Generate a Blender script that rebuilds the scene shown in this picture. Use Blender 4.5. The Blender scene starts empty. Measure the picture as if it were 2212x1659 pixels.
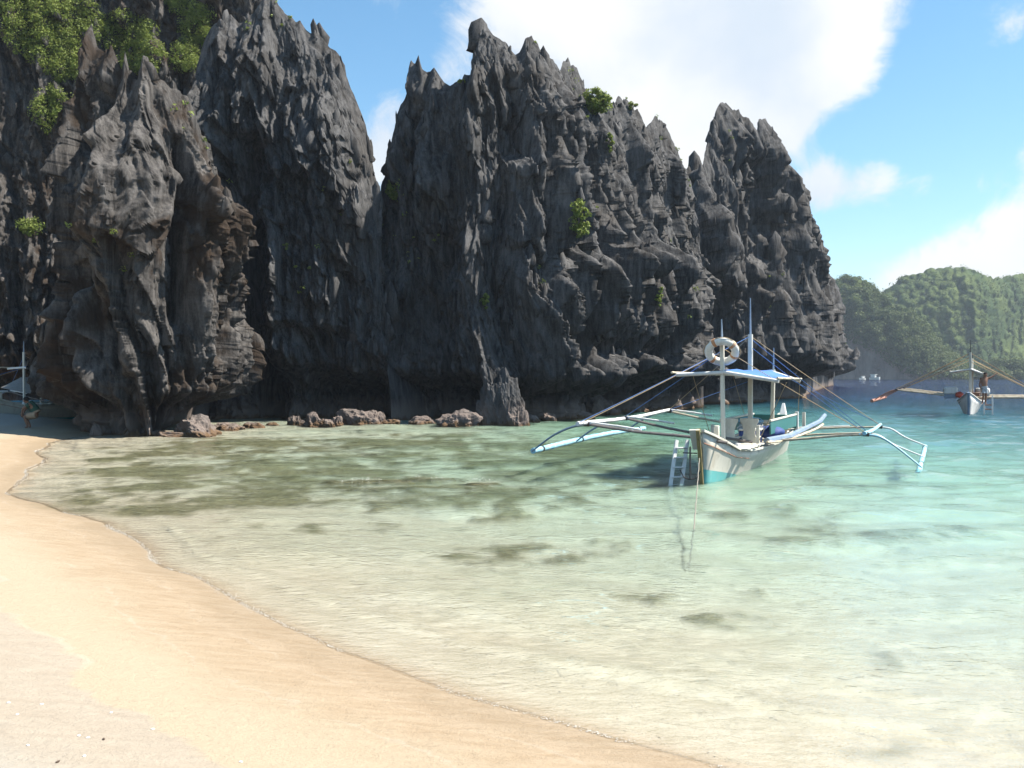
import bpy, bmesh, math, random
import numpy as np
from mathutils import Vector, Matrix, Euler

random.seed(7)
sc = bpy.context.scene
COL = sc.collection
R = math.radians
FPX, CX, HY, CAMH = 2170.0, 1106.0, 808.0, 2.1     # lens in pixels of a 2212 px wide frame, horizon row, eye height

# ------------------------------------------------------------------ camera, sky, sun, exposure
cam = bpy.data.cameras.new('camera')
camo = bpy.data.objects.new('camera', cam)
COL.objects.link(camo)
sc.camera = camo
camo.location = (0, 0, CAMH)
camo.rotation_euler = (R(90), 0, 0)
cam.sensor_width = 36.0
cam.lens = 36.0 * FPX / 2212.0
cam.shift_y = -(829.5 - HY) / 2212.0
cam.clip_start = 0.05
cam.clip_end = 6000

SUN_EL, SUN_AZ = 54.0, 88.0      # azimuth clockwise from the view direction: the sun stands to the right
EXPOSURE = 1.0
SKY_STRENGTH = 0.063

world = bpy.data.worlds.new('World')
sc.world = world
world.use_nodes = True


class NT:
    """small helper to write node trees"""
    def __init__(s, tree):
        s.t = tree

    def n(s, typ, ins=None, **kw):
        nd = s.t.nodes.new(typ)
        for k, v in kw.items():
            setattr(nd, k, v)
        for k, v in (ins or {}).items():
            if hasattr(v, 'is_linked') or hasattr(v, 'is_output'):
                s.t.links.new(v, nd.inputs[k])
            else:
                nd.inputs[k].default_value = v
        return nd

    def math(s, op, a, b=None, c=None, clamp=False):
        ins = {0: a}
        if b is not None:
            ins[1] = b
        if c is not None:
            ins[2] = c
        return s.n('ShaderNodeMath', ins, operation=op, use_clamp=clamp).outputs[0]

    def vmath(s, op, a, b=None, out=0):
        ins = {0: a}
        if b is not None:
            ins[1] = b
        return s.n('ShaderNodeVectorMath', ins, operation=op).outputs[out]

    def noise(s, vec, scale, detail=4, rough=0.55, dist=0.0):
        return s.n('ShaderNodeTexNoise', {'Vector': vec, 'Scale': scale, 'Detail': detail, 'Roughness': rough, 'Distortion': dist}).outputs['Fac']

    def ramp(s, fac, stops):
        nd = s.n('ShaderNodeValToRGB', {'Fac': fac})
        el = nd.color_ramp.elements
        while len(el) < len(stops):
            el.new(0.5)
        for e, (p, c) in zip(el, stops):
            e.position = p
            e.color = (c, c, c, 1) if isinstance(c, (int, float)) else (*c, 1)
        return nd.outputs['Color']

    def mix(s, fac, a, b):
        nd = s.n('ShaderNodeMix', data_type='RGBA')
        for k, v in ((0, fac), (6, a), (7, b)):
            if hasattr(v, 'is_output'):
                s.t.links.new(v, nd.inputs[k])
            else:
                nd.inputs[k].default_value = v if k == 0 else ((*v, 1) if len(v) == 3 else v)
        return nd.outputs[2]

    def maprange(s, v, a, b, c=0.0, d=1.0, smooth=True):
        return s.n('ShaderNodeMapRange', {'Value': v, 'From Min': a, 'From Max': b, 'To Min': c, 'To Max': d},
                   interpolation_type='SMOOTHSTEP' if smooth else 'LINEAR').outputs[0]

    def attr(s, name):
        return s.n('ShaderNodeAttribute', attribute_name=name)


def direction(px, py):
    v = Vector(((px - CX) / FPX, 1.0, (HY - py) / FPX))
    return v.normalized()


def build_world():
    w = NT(world.node_tree)
    bg = world.node_tree.nodes['Background']
    sky = w.n('ShaderNodeTexSky', sky_type='NISHITA', sun_disc=False)
    sky.sun_elevation = R(SUN_EL)
    sky.sun_rotation = R(SUN_AZ)
    sky.air_density = 1.0
    sky.dust_density = 0.25
    sky.ozone_density = 3.0
    co = w.n('ShaderNodeTexCoord').outputs['Generated']
    sep = w.n('ShaderNodeSeparateXYZ', {0: co})
    z = sep.outputs[2]
    # flat cloud deck seen in perspective
    zz = w.math('ADD', w.math('MAXIMUM', z, 0.0), 0.22)
    pl = w.n('ShaderNodeVectorMath', {0: co, 'Scale': w.math('DIVIDE', 1.0, zz)}, operation='SCALE').outputs[0]
    n1 = w.noise(pl, 1.7, 8, 0.62, 0.25)
    n2 = w.noise(co, 6.0, 8, 0.6, 0.3)
    n3 = w.noise(co, 3.1, 4, 0.5)
    base = w.math('ADD', w.math('MULTIPLY', n1, 0.55), w.math('MULTIPLY', n2, 0.45))
    # cloud banks: where they stand in the sky
    banks = [((1330, -60), 260, .5), ((1480, 60), 250, .42), ((1180, 70), 170, .4), ((1650, 20), 210, .46), ((1800, 60), 130, .36), ((1700, 200), 150, .4), ((1850, 150), 90, .2), ((1000, 60), 90, .2),
             ((1520, 240), 190, .42), ((1400, 400), 150, .3), ((1660, 290), 80, .3), ((840, 270), 75, .42), ((822, 350), 60, .42), ((960, 160), 60, .3), ((850, 200), 45, .16),
             ((1760, 410), 75, .46), ((1840, 395), 85, .5), ((1930, 395), 80, .46), ((2010, 388), 45, .3), ((2105, 385), 40, .34), ((2150, 55), 60, .3), ((2200, 75), 50, .2), ((840, 20), 40, .14),
             ((2090, 590), 110, .36), ((2200, 545), 110, .36), ((1980, 610), 110, .3), ((1860, 610), 70, .18), ((2350, 500), 150, .36), ((2500, 330), 260, .3), ((2700, 480), 300, .4), ((-900, 300), 500, .3), ((-1800, 200), 500, .3)]
    holes = [((720, 100), 170, .3), ((2050, 230), 190, .34), ((1990, 120), 70, .12), ((1930, 470), 120, .26), ((1800, 490), 80, .2), ((1820, 320), 80, .2), ((2000, 310), 130, .3), ((1740, 350), 40, .14), ((560, 0), 150, .2)]
    acc = w.math('ADD', w.math('ADD', w.math('MULTIPLY', w.math('SUBTRACT', n1, .5), .55), w.math('MULTIPLY', w.math('SUBTRACT', n2, .5), 1.05)), .44)
    acc = w.math('ADD', acc, w.math('MULTIPLY', w.math('SUBTRACT', w.noise(co, 15.0, 8, .68, .7), .5), 1.05))
    for (c, r, a), sg in [(b, 1) for b in banks] + [(h, -1) for h in holes]:
        d = direction(*c)
        dp = w.vmath('DOT_PRODUCT', co, tuple(d), out='Value')
        ang = w.math('ARCCOSINE', w.math('MINIMUM', dp, 0.999999))
        g = w.maprange(ang, 0.0, r * 1.5 / FPX, a * sg, 0.0)
        acc = w.math('ADD', acc, g)
    mask = w.maprange(acc, 0.50, 0.94)
    # cloud tone: bright rims, softly grey undersides
    tone = w.mix(w.maprange(w.math('ADD', w.math('MULTIPLY', n3, .6), w.math('MULTIPLY', n2, .4)), .36, .58), (5.9, 6.7, 7.7), (8.2, 8.3, 8.3))
    # keep the clear blue as saturated as the tropical sky is
    skyc = w.n('ShaderNodeHueSaturation', {'Hue': 0.488, 'Saturation': 1.14, 'Value': 1.55, 'Color': sky.outputs[0]}).outputs[0]
    fin = w.mix(mask, skyc, tone)
    world.node_tree.links.new(fin, bg.inputs[0])
    bg.inputs[1].default_value = SKY_STRENGTH


build_world()

sun = bpy.data.lights.new('sun', 'SUN')
sun.energy = 5.0
sun.angle = R(0.53)
sun.color = (1.0, 0.955, 0.88)
suno = bpy.data.objects.new('sun', sun)
COL.objects.link(suno)
sdir = Vector((math.sin(R(SUN_AZ)) * math.cos(R(SUN_EL)), math.cos(R(SUN_AZ)) * math.cos(R(SUN_EL)), math.sin(R(SUN_EL))))
suno.rotation_euler = sdir.to_track_quat('Z', 'Y').to_euler()
suno.location = sdir * 200
sun.cycles.is_caustics_light = True

vs = sc.view_settings
vs.view_transform = 'Standard'
vs.look = 'None'
vs.exposure = EXPOSURE
vs.gamma = 1.0
vs.use_curve_mapping = False
sc.cycles.use_denoising = True
sc.cycles.max_bounces = 8
sc.cycles.diffuse_bounces = 1
sc.cycles.glossy_bounces = 3
sc.cycles.transmission_bounces = 6
sc.cycles.transparent_max_bounces = 8
sc.cycles.caustics_refractive = True
sc.cycles.caustics_reflective = False
sc.cycles.sample_clamp_indirect = 8.0


# ------------------------------------------------------------------ number helpers
def h2(ix, iy, seed):
    with np.errstate(over='ignore'):
        n = ix.astype(np.int64).astype(np.uint32) * np.uint32(374761393) + iy.astype(np.int64).astype(np.uint32) * np.uint32(668265263) + np.uint32((seed * 2654435761) & 0xffffffff)
        n = (n ^ (n >> np.uint32(13))) * np.uint32(1274126177)
        n = (n ^ (n >> np.uint32(16))) * np.uint32(2246822519)
        n = n ^ (n >> np.uint32(15))
    return n.astype(np.float64) / 4294967295.0


def vn2(x, y, seed=0):
    ix, iy = np.floor(x), np.floor(y)
    fx, fy = x - ix, y - iy
    fx, fy = fx * fx * fx * (fx * (fx * 6 - 15) + 10), fy * fy * fy * (fy * (fy * 6 - 15) + 10)
    a, b, c, d = h2(ix, iy, seed), h2(ix + 1, iy, seed), h2(ix, iy + 1, seed), h2(ix + 1, iy + 1, seed)
    return (a + (b - a) * fx) * (1 - fy) + (c + (d - c) * fx) * fy


def fbm2(x, y, seed=0, octv=4, gain=.5, ridged=False):
    s, amp, tot = 0, 1.0, 0
    for i in range(octv):
        v = vn2(x * 2 ** i + 17.3 * i, y * 2 ** i - 9.1 * i, seed + i * 31)
        if ridged:
            v = 1 - np.abs(2 * v - 1)
        s = s + amp * v
        tot += amp
        amp *= gain
    return s / tot


def vn3(p, seed=0):
    i = np.floor(p)
    f = p - i
    f = f * f * (3 - 2 * f)
    out = 0
    for dz in (0, 1):
        wz = f[..., 2] if dz else 1 - f[..., 2]
        for dy in (0, 1):
            wy = f[..., 1] if dy else 1 - f[..., 1]
            for dx in (0, 1):
                wx = f[..., 0] if dx else 1 - f[..., 0]
                out = out + wx * wy * wz * h2(i[..., 0] + dx + 57 * (i[..., 2] + dz), i[..., 1] + dy - 113 * (i[..., 2] + dz), seed)
    return out


def sstep(a, b, x):
    t = np.clip((x - a) / (b - a), 0, 1)
    return t * t * (3 - 2 * t)


def at(px, py, depth):
    """the point seen at a pixel of the 2212 px frame, at a distance along the view axis"""
    return Vector(((px - CX) / FPX * depth, depth, CAMH + (HY - py) / FPX * depth))


# ------------------------------------------------------------------ object helpers
def link(o, parent=None):
    COL.objects.link(o)
    if parent is not None:
        o.parent = parent
    return o


def tag(o, label=None, cat=None, group=None, kind=None):
    if label:
        o['label'] = label
    if cat:
        o['category'] = cat
    if group:
        o['group'] = group
    if kind:
        o['kind'] = kind
    return o


def mesh_np(name, V, F, mat=None, parent=None, smooth=True, attrs=None):
    """mesh object from numpy vertices and quads / triangles"""
    V = np.asarray(V, np.float32).reshape(-1, 3)
    F = np.asarray(F, np.int32)
    me = bpy.data.meshes.new(name)
    me.vertices.add(len(V))
    me.vertices.foreach_set('co', V.ravel())
    k = F.shape[1]
    me.loops.add(F.size)
    me.loops.foreach_set('vertex_index', F.ravel())
    me.polygons.add(len(F))
    me.polygons.foreach_set('loop_start', np.arange(0, F.size, k, dtype=np.int32))
    me.polygons.foreach_set('loop_total', np.full(len(F), k, np.int32))
    for nm, a in (attrs or {}).items():
        a = np.asarray(a, np.float32)
        if a.ndim == 1:
            me.attributes.new(nm, 'FLOAT', 'POINT').data.foreach_set('value', a.ravel())
        else:
            c = np.ones((len(V), 4), np.float32)
            c[:, :3] = a
            me.attributes.new(nm, 'FLOAT_COLOR', 'POINT').data.foreach_set('color', c.ravel())
    me.update(calc_edges=True)
    me.validate()
    if smooth:
        me.shade_smooth()
    if mat:
        me.materials.append(mat)
    return link(bpy.data.objects.new(name, me), parent)


def grid_faces(n, m):
    idx = np.arange(n * m).reshape(n, m)
    return np.stack([idx[:-1, :-1], idx[:-1, 1:], idx[1:, 1:], idx[1:, :-1]], -1).reshape(-1, 4)


def material(name):
    m = bpy.data.materials.new(name)
    m.use_nodes = True
    return m, NT(m.node_tree), m.node_tree.nodes['Principled BSDF'], m.node_tree.nodes['Material Output']


def paint(name, col, rough=.55, wear=.25, wearcol=None, scale=9, bump=.15, metal=0.0):
    m, t, b, out = material(name)
    co = t.n('ShaderNodeTexCoord').outputs['Object']
    n = t.noise(t.n('ShaderNodeMapping', {'Vector': co, 'Scale': (1, 1, .3)}).outputs[0], scale, 6, .7)
    n2 = t.noise(co, scale * 6, 3, .6)
    wc = wearcol or tuple(c * .55 for c in col)
    c = t.mix(t.maprange(n, .45, .72, 0, min(1, wear * 2.2)), col, wc)
    c = t.mix(t.maprange(n2, .45, .8, 0, wear), c, tuple(min(1, x * 1.2) for x in col))
    t.t.links.new(c, b.inputs['Base Color'])
    b.inputs['Roughness'].default_value = rough
    b.inputs['Metallic'].default_value = metal
    bp = t.n('ShaderNodeBump', {'Height': n2, 'Strength': bump, 'Distance': .01})
    t.t.links.new(bp.outputs[0], b.inputs['Normal'])
    return m


# ------------------------------------------------------------------ materials of the setting
def rock_material(name, dark, light, brown, brown_amt, streak=1.0, veg=0.0):
    m, t, b, out = material(name)
    geo = t.n('ShaderNodeNewGeometry')
    pos = geo.outputs['Position']
    st = t.n('ShaderNodeMapping', {'Vector': pos, 'Scale': (1, 1, .28)}).outputs[0]
    st2 = t.n('ShaderNodeMapping', {'Vector': pos, 'Scale': (1, 1, .12)}).outputs[0]
    n1 = t.noise(pos, .35, 6, .62)
    n2 = t.noise(st, 2.2, 7, .68, .4)
    n3 = t.noise(st2, 6.0, 5, .65, .3)
    n4 = t.noise(pos, 14.0, 6, .7)
    f = t.math('ADD', t.math('MULTIPLY', n2, .5), t.math('ADD', t.math('MULTIPLY', n3, .3), t.math('MULTIPLY', n4, .2)))
    c = t.mix(t.maprange(f, .34, .66), dark, light)
    c = t.mix(t.math('MULTIPLY', t.maprange(n1, .48, .62), brown_amt), c, brown)
    # pale, salt-washed limestone just above the tide mark
    pale = t.noise(t.n('ShaderNodeMapping', {'Vector': pos, 'Scale': (1, 1, .16)}).outputs[0], .9, 6, .7, .5)
    c = t.mix(t.maprange(pale, .6, .74, 0, .55), c, tuple(x * 1.7 for x in light))
    rid = t.n('ShaderNodeTexNoise', {'Vector': st2, 'Scale': 5.0, 'Detail': 5, 'Roughness': .55}, noise_type='RIDGED_MULTIFRACTAL').outputs['Fac']
    z = t.n('ShaderNodeSeparateXYZ', {0: pos}).outputs[2]
    zz = t.math('ADD', z, t.math('MULTIPLY', n2, -.9))
    c = t.mix(t.maprange(zz, .75, -.15), c, (.19, .15, .125))
    c = t.mix(t.maprange(zz, -.22, -.42), c, (.14, .085, .045))
    t.t.links.new(c, b.inputs['Base Color'])
    b.inputs['Roughness'].default_value = .92
    b.inputs['Specular IOR Level'].default_value = .25
    hgt = t.math('ADD', t.math('MULTIPLY', n2, .8), t.math('ADD', t.math('MULTIPLY', n3, .45), t.math('ADD', t.math('MULTIPLY', n4, .22), t.math('MULTIPLY', rid, .7))))
    bp = t.n('ShaderNodeBump', {'Height': hgt, 'Strength': .9, 'Distance': .06})
    t.t.links.new(bp.outputs[0], b.inputs['Normal'])
    return m


M_ROCK = rock_material('karst_rock', (.007, .0067, .0067), (.13, .124, .119), (.04, .03, .021), .3)
M_ROCKW = rock_material('warm_karst_rock', (.007, .0056, .0045), (.135, .122, .11), (.03, .017, .008), .85)
M_ROCKB = rock_material('shore_rock', (.03, .029, .028), (.165, .155, .145), (.075, .06, .048), .3)


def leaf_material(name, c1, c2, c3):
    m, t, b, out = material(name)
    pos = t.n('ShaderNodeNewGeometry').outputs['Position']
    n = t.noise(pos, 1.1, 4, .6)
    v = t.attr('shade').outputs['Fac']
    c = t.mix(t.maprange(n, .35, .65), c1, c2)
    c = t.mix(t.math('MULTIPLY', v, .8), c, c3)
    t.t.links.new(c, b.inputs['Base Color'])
    b.inputs['Roughness'].default_value = .6
    b.inputs['Specular IOR Level'].default_value = .25
    tr = t.n('ShaderNodeBsdfTranslucent', {'Color': c})
    mx = t.n('ShaderNodeMixShader', {0: .3, 1: b.outputs[0], 2: tr.outputs[0]})
    t.t.links.new(mx.outputs[0], out.inputs[0])
    return m


M_LEAF = leaf_material('bush_leaves', (.1, .16, .025), (.19, .25, .045), (.33, .36, .09))
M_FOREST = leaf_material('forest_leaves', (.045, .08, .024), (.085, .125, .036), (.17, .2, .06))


# ------------------------------------------------------------------ cliffs
def shingle(s, z, w, h, seed, slant=0.12, tipw=.6, flat=1.0):
    """pointed limestone blades, each swelling downwards from its tip and cut off underneath"""
    out = np.zeros_like(s)
    for lay in (0, 1):
        cs = s / w + .37 * lay
        sd = seed + 40 * lay
        i0 = np.floor(cs)
        for di in (-1, 0, 1):
            i = i0 + di
            off = h2(i, i * 0 + 7, sd)
            cz = z / h + off
            j0 = np.floor(cz)
            for dj in (0, 1, 2):
                j = j0 + dj
                r1, r2, r3, r4 = h2(i, j, sd + 1), h2(i, j, sd + 2), h2(i, j, sd + 3), h2(i, j, sd + 4)
                zt = (j + .7 * r1 - off) * h
                L = h * (.75 + 1.15 * r2)
                t = (zt - z) / L
                sc_ = (i - .37 * lay + .5 + .7 * (r3 - .5)) * w + slant * (zt - z) * (r4 - .3)
                tt = np.clip(t, 1e-4, 1.0)
                wt = w * (.22 + .42 * r4) * tt ** tipw + 1e-3
                a = (s - sc_) / wt
                k = .7 * (r2 - .6)
                prof = np.where(a > k, 1 - (a - k) / (1 - k), 1 + (a - k) / (1 + k))
                p = (.3 + .7 * r3) * tt ** .7 * np.clip(prof * flat, 0, 1) ** .8
                p = np.where(t <= 0, 0, p) * np.clip((1.0 + .4 * np.abs(a) * (r1 - .25) + .1 * r2 - t) / .06, 0, 1)
                out = np.maximum(out, p)
    return out


def chips(s, z, w, h, seed):
    """fractured rock: flat tilted facets meeting at sharp steps"""
    x, y = s / w, z / h
    i0, j0 = np.floor(x), np.floor(y)
    best = np.full_like(s, 1e9)
    val = np.zeros_like(s)
    for di in (-1, 0, 1):
        for dj in (-1, 0, 1):
            i, j = i0 + di, j0 + dj
            dx, dy = x - i - h2(i, j, seed), y - j - h2(i, j, seed + 1)
            d = np.abs(dx) * .9 + np.abs(dy + .45 * dx) * .9 + .35 * np.hypot(dx, dy)
            v = (h2(i, j, seed + 2) - .5) + 2.3 * (h2(i, j, seed + 3) - .4) * dx - 1.0 * (h2(i, j, seed + 4) - .2) * dy
            m = d < best
            best = np.where(m, d, best)
            val = np.where(m, v, val)
    return val


def spikes1(s, w, seed):
    out = np.zeros_like(s)
    i0 = np.floor(s / w)
    for d in (-1, 0, 1):
        i = i0 + d
        r = h2(i, i * 0 + 3, seed)
        c = (i + .5 + .6 * (h2(i, i * 0 + 5, seed) - .5)) * w
        out = np.maximum(out, r * np.clip(1 - np.abs(s - c) / (w * (.35 + .3 * r)), 0, 1))
    return out


CLIFF = {}


def curtain(name, ctrl, mat, nu, nv, seed, lean=.12, scales=(), low=(6, 14, 1.2), notch=(2.6, 2.2), clefts=(), bulges=(), thick=5.0, zbot=None,
            jag=(1.0, .35), flute=.09, pit=.17, warp=None, path_smooth=2.0, toplean=.5, vst=1.0):
    """a rock mass: a front face grown from its foot line and skyline, a crest and a back"""
    C = np.array(ctrl, float)
    seg = np.hypot(np.diff(C[:, 0]), .22 * np.diff(C[:, 1]))
    cu = np.concatenate([[0], np.cumsum(seg)])
    u = np.linspace(0, cu[-1], nu)
    px, pt, dep = (np.interp(u, cu, C[:, k]) for k in range(3))
    # foot line
    bx, by = (px - CX) / FPX * dep, dep
    ds = np.hypot(np.gradient(bx), np.gradient(by))
    s = np.cumsum(ds) + seed * 50.0
    # outward normal of the smoothed foot line
    k = max(3, int(path_smooth / (np.mean(ds) + 1e-6)))
    ker = np.ones(2 * k + 1) / (2 * k + 1)
    sm = lambda a: np.convolve(np.pad(a, k, mode='edge'), ker, 'valid')
    tx, ty = np.gradient(sm(bx)), np.gradient(sm(by))
    ln = np.hypot(tx, ty) + 1e-9
    nx, ny = ty / ln, -tx / ln
    nx, ny = sm(nx), sm(ny)
    # skyline
    dtop = dep + lean * 15
    ztop = CAMH + (HY - pt) / FPX * dtop
    ztop = CAMH + (HY - pt) / FPX * (dep + lean * np.maximum(ztop, 0))
    jg = jag[0] * spikes1(s, jag[1] * 4, seed + 60) + jag[0] * .5 * spikes1(s, jag[1] * 1.6, seed + 61)
    ztop = ztop + (jg - .45 * jag[0]) * sstep(0.5, 3, ztop)
    zb = np.full(nu, -2.2) if zbot is None else zbot(px)
    v = np.linspace(0, 1, nv)[:, None]
    Z = zb[None, :] + (ztop - zb)[None, :] * v
    S = np.broadcast_to(s[None, :], Z.shape)
    PX = np.broadcast_to(px[None, :], Z.shape)
    # gently warped coordinates keep the blades from lining up
    Sw = S + 1.0 * (fbm2(S / 5, Z / 8, seed + 11, 3) - .5) * 2
    Zw = Z + 1.1 * (fbm2(S / 4, Z / 8, seed + 12, 2) - .5) * 2
    D = low[2] * (fbm2(Sw / low[0], Zw / low[1], seed + 13, 4) - .5) * 2
    for (w, h, A, sd, patch, *fl) in scales:
        msk = 1.0 if patch is None else .25 + .75 * sstep(patch - .12, patch + .12, fbm2(S / 4.2, Z / 5.5, seed + sd + 5, 3))
        D = D + A * msk * shingle(Sw, Zw, w, h, seed + sd, flat=fl[0] if fl else 1.0)
    fin = lambda w_: np.clip(w_ / (2.5 * ds), 0, 1)[None, :]
    Sc, Zc = S + .4 * (Sw - S), Z + .4 * (Zw - Z)
    D = D + .62 * fin(1.5) * chips(Sc, Zc, 1.5, 3.6 * vst, seed + 31) + .36 * fin(.62) * chips(Sc + .3 * Zc / vst, Zc, .62, 1.5 * vst, seed + 32) + .18 * fin(.26) * chips(Sc, Zc, .26, .6 * vst, seed + 33)
    D = D + flute * 1.5 * (fbm2(Sw / .32, Z / 4.5, seed + 14, 3, ridged=True) - .5) * 2
    D = D + pit * (fbm2(Sw / .5, Z / (.7 * vst), seed + 15, 4, .6, ridged=True) - .5) * 2
    for (cp, cw, cd, y0, y1) in clefts:            # deep vertical clefts (pixel column, width, metres, rows)
        py = HY - (Z - CAMH) / dep[None, :] * FPX
        wob = 14 * (fbm2(Z / 3 + cp, Z * 0 + cp, seed + 16, 3) - .5) * 2
        g = np.exp(-((PX - cp - wob) / cw) ** 2) * sstep(y0 - 25, y0 + 25, py) * (1 - sstep(y1 - 25, y1 + 25, py))
        D = D - cd * g
    for (cp, cy, rw, rh, cd) in bulges:
        py = HY - (Z - CAMH) / dep[None, :] * FPX
        g = np.clip(1 - ((PX - cp) / rw) ** 2 - ((py - cy) / rh) ** 2, 0, 1)
        D = D + cd * sstep(0, .8, g)
    # wave-cut notch at the foot
    nh = notch[0] * (.55 + .9 * fbm2(S / 6, S * 0, seed + 17, 3))
    nd = notch[1] * (.45 + 1.5 * fbm2(S / 4, S * 0 + 4, seed + 18, 3)) + .9 * (fbm2(Sw / .9, Zw / 1.4, seed + 22, 4, ridged=True) - .5)
    edge = Z / nh
    D = D - nd * (1 - sstep(.35, 1.0, edge)) * sstep(-1.2, .1, edge + .4)
    top = ztop[None, :] - Z
    D = D * np.clip(top / 3.8 + .05, 0, 1)
    back = lean * np.maximum(Z, 0) + toplean * np.exp(-np.maximum(top, 0) / 1.0)
    rx, ry = bx / np.hypot(bx, by), by / np.hypot(bx, by)
    X = bx[None, :] + nx[None, :] * D + rx[None, :] * back
    Y = by[None, :] + ny[None, :] * D + ry[None, :] * back
    if warp is not None:
        X, Y, Z = warp(X, Y, Z, PX)
    rowsX, rowsY, rowsZ = [X], [Y], [Z]
    nb = 9
    for q in range(1, nb + 1):                      # crest and back
        kf = q / nb
        rowsX.append((X[-1] + rx * thick * kf ** .8)[None, :])
        rowsY.append((Y[-1] + ry * thick * kf ** .8)[None, :])
        rowsZ.append((ztop + .5 * kf * (fbm2(s / .8, s * 0 + q, seed + 19, 2) - .5) - (ztop - zb) * kf ** 2.2)[None, :])
    und = []
    if zbot is not None:                            # underside of an overhanging mass
        for q in (3, 2, 1):
            und.append((X[0] + rx * thick * q / 3, Y[0] + ry * thick * q / 3, Z[0] + .35 * (fbm2(s / .9, s * 0 + q, seed + 21, 3) - .3) * q))
        rowsX = [a[None, :] for a, _, _ in und] + rowsX
        rowsY = [a[None, :] for _, a, _ in und] + rowsY
        rowsZ = [a[None, :] for _, _, a in und] + rowsZ
    X, Y, Z = (np.concatenate(a, 0) for a in (rowsX, rowsY, rowsZ))
    V = np.stack([X, Y, Z], -1)
    o = mesh_np(name, V, grid_faces(*X.shape), mat, smooth=False)
    o['kind'] = 'structure'
    o.cycles.is_caustics_receiver = True
    o0 = len(und)
    CLIFF[seed] = (V[o0:o0 + nv], px, np.stack([nx, ny], -1), o, mat)
    return o


def shards(seed, n, hr, ratio=(.16, .3), crest=.15, tilt=.16, zmin=2.5, region=None):
    """free-standing needles and flakes of the same rock, rooted in a cliff face and along its crest"""
    V, px, nrm, cliff, mat = CLIFF[seed]
    rng = np.random.default_rng(seed * 7 + 1)
    nv, nu = V.shape[:2]
    nc = int(n * crest)
    iu = rng.integers(4, nu - 4, n)
    iv = np.concatenate([(nv - 1 - rng.integers(0, 6, nc)), (nv * (.1 + .9 * rng.uniform(0, 1, n - nc) ** .8)).astype(int)]).clip(0, nv - 1)
    P = V[iv, iu].astype(float)
    ok = P[:, 2] > zmin
    if region is not None:
        pyy = HY - (P[:, 2] - CAMH) / P[:, 1] * FPX
        ok &= region(px[iu], pyy)
    iu, iv, P = iu[ok], iv[ok], P[ok]
    m = len(P)
    isc = iv > nv - 8
    h = hr[0] * (hr[1] / hr[0]) ** (rng.uniform(0, 1, m) ** 1.7)
    h = np.where(isc, h * .32, h)
    w = h * rng.uniform(*ratio, m)
    nn = nrm[iu]
    T = np.stack([-nn[:, 1], nn[:, 0], np.zeros(m)], -1)
    N = np.stack([nn[:, 0], nn[:, 1], np.zeros(m)], -1)
    ax = np.array([0, 0, 1.0]) + N * (rng.uniform(-.2, 1, m) * tilt)[:, None] * np.where(isc, 0, 1)[:, None] + T * (rng.normal(0, .09, m))[:, None]
    ax /= np.linalg.norm(ax, axis=1)[:, None]
    yaw = rng.normal(.75, .55, m)
    A = T * np.cos(yaw)[:, None] + N * np.sin(yaw)[:, None]
    B = np.cross(ax, A)
    ks = np.array([-.42, -.34, -.1, .18, .42, .58])
    rad = np.array([.75, 1.0, .95, .75, .45, .05])
    NS = 6
    ang = np.linspace(0, 2 * math.pi, NS, endpoint=False)
    rr = rad[None, :, None] * rng.uniform(.65, 1.3, (m, 6, NS)) * rng.uniform(.4, 1.5, (m, 1, NS))
    ca, sa = np.cos(ang)[None, None, :] * rr, np.sin(ang)[None, None, :] * rr * .4
    kk = (ks[None, :, None] + rng.normal(0, .03, (m, 6, NS)) * (rad[None, :, None] + .1)) * h[:, None, None]
    bend = rng.normal(0, .07, (m, 1, 1)) * (ks[None, :, None] + .42) ** 2 * h[:, None, None]
    C = P - N * (w * .6)[:, None] - np.where(isc, h * .3, 0)[:, None] * np.array([0, 0, 1.0])
    Q = C[:, None, None, :] + ax[:, None, None, :] * kk[..., None] + A[:, None, None, :] * ((ca * w[:, None, None]) + bend)[..., None] + B[:, None, None, :] * (sa * w[:, None, None])[..., None]
    F = []
    for k in range(5):
        for q in range(NS):
            F.append((k * NS + q, k * NS + (q + 1) % NS, (k + 1) * NS + (q + 1) % NS, (k + 1) * NS + q))
    F = (np.array(F)[None] + (np.arange(m) * 6 * NS)[:, None, None]).reshape(-1, 4)
    o = mesh_np('rock_needles', Q.reshape(-1, 3), F, mat, parent=cliff, smooth=False)
    o['kind'] = 'stuff'
    o.cycles.is_caustics_receiver = True
    return o


# wall behind, with the hanging garden
curtain('cliff', [(-420, -160, 52), (-200, -200, 52), (60, -220, 52.5), (300, -260, 53), (480, -200, 54), (560, -60, 55), (640, 120, 56)], M_ROCKW, 520, 460, 3,
        lean=.16, scales=((2.4, 8, 1.8, 1, None), (1.0, 3.4, .8, 2, .45), (.45, 1.5, .35, 3, .45)), low=(7, 11, 1.4), notch=(3, 2.5), thick=6)

# near buttress with the sea arch at its left foot
def arch(px):
    py = np.interp(px, [40, 66, 75, 90, 118, 133, 148, 154, 160], [770, 805, 828, 846, 858, 876, 892, 915, 960])
    return np.where(px < 161, CAMH + (HY - py) / FPX * 36.5, -2.0)


def buttress_warp(X, Y, Z, PX):
    # the foot spreads to the left over the arch and pulls in on the right
    py = HY - (Z - CAMH) / 35.0 * FPX
    pull = np.interp(py, [60, 150, 300, 480, 610, 690, 780, 830, 880, 930, 1000], [0, 12, 45, 82, 104, 118, 100, 116, 148, 158, 158]) * sstep(330, 545, PX)
    pull = pull - np.interp(py, [40, 150, 300, 600, 700, 790, 840, 930], [0, 15, 62, 62, 40, 12, 34, 44]) * (1 - sstep(70, 240, PX))
    return X - pull / FPX * Y, Y, Z


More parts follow.
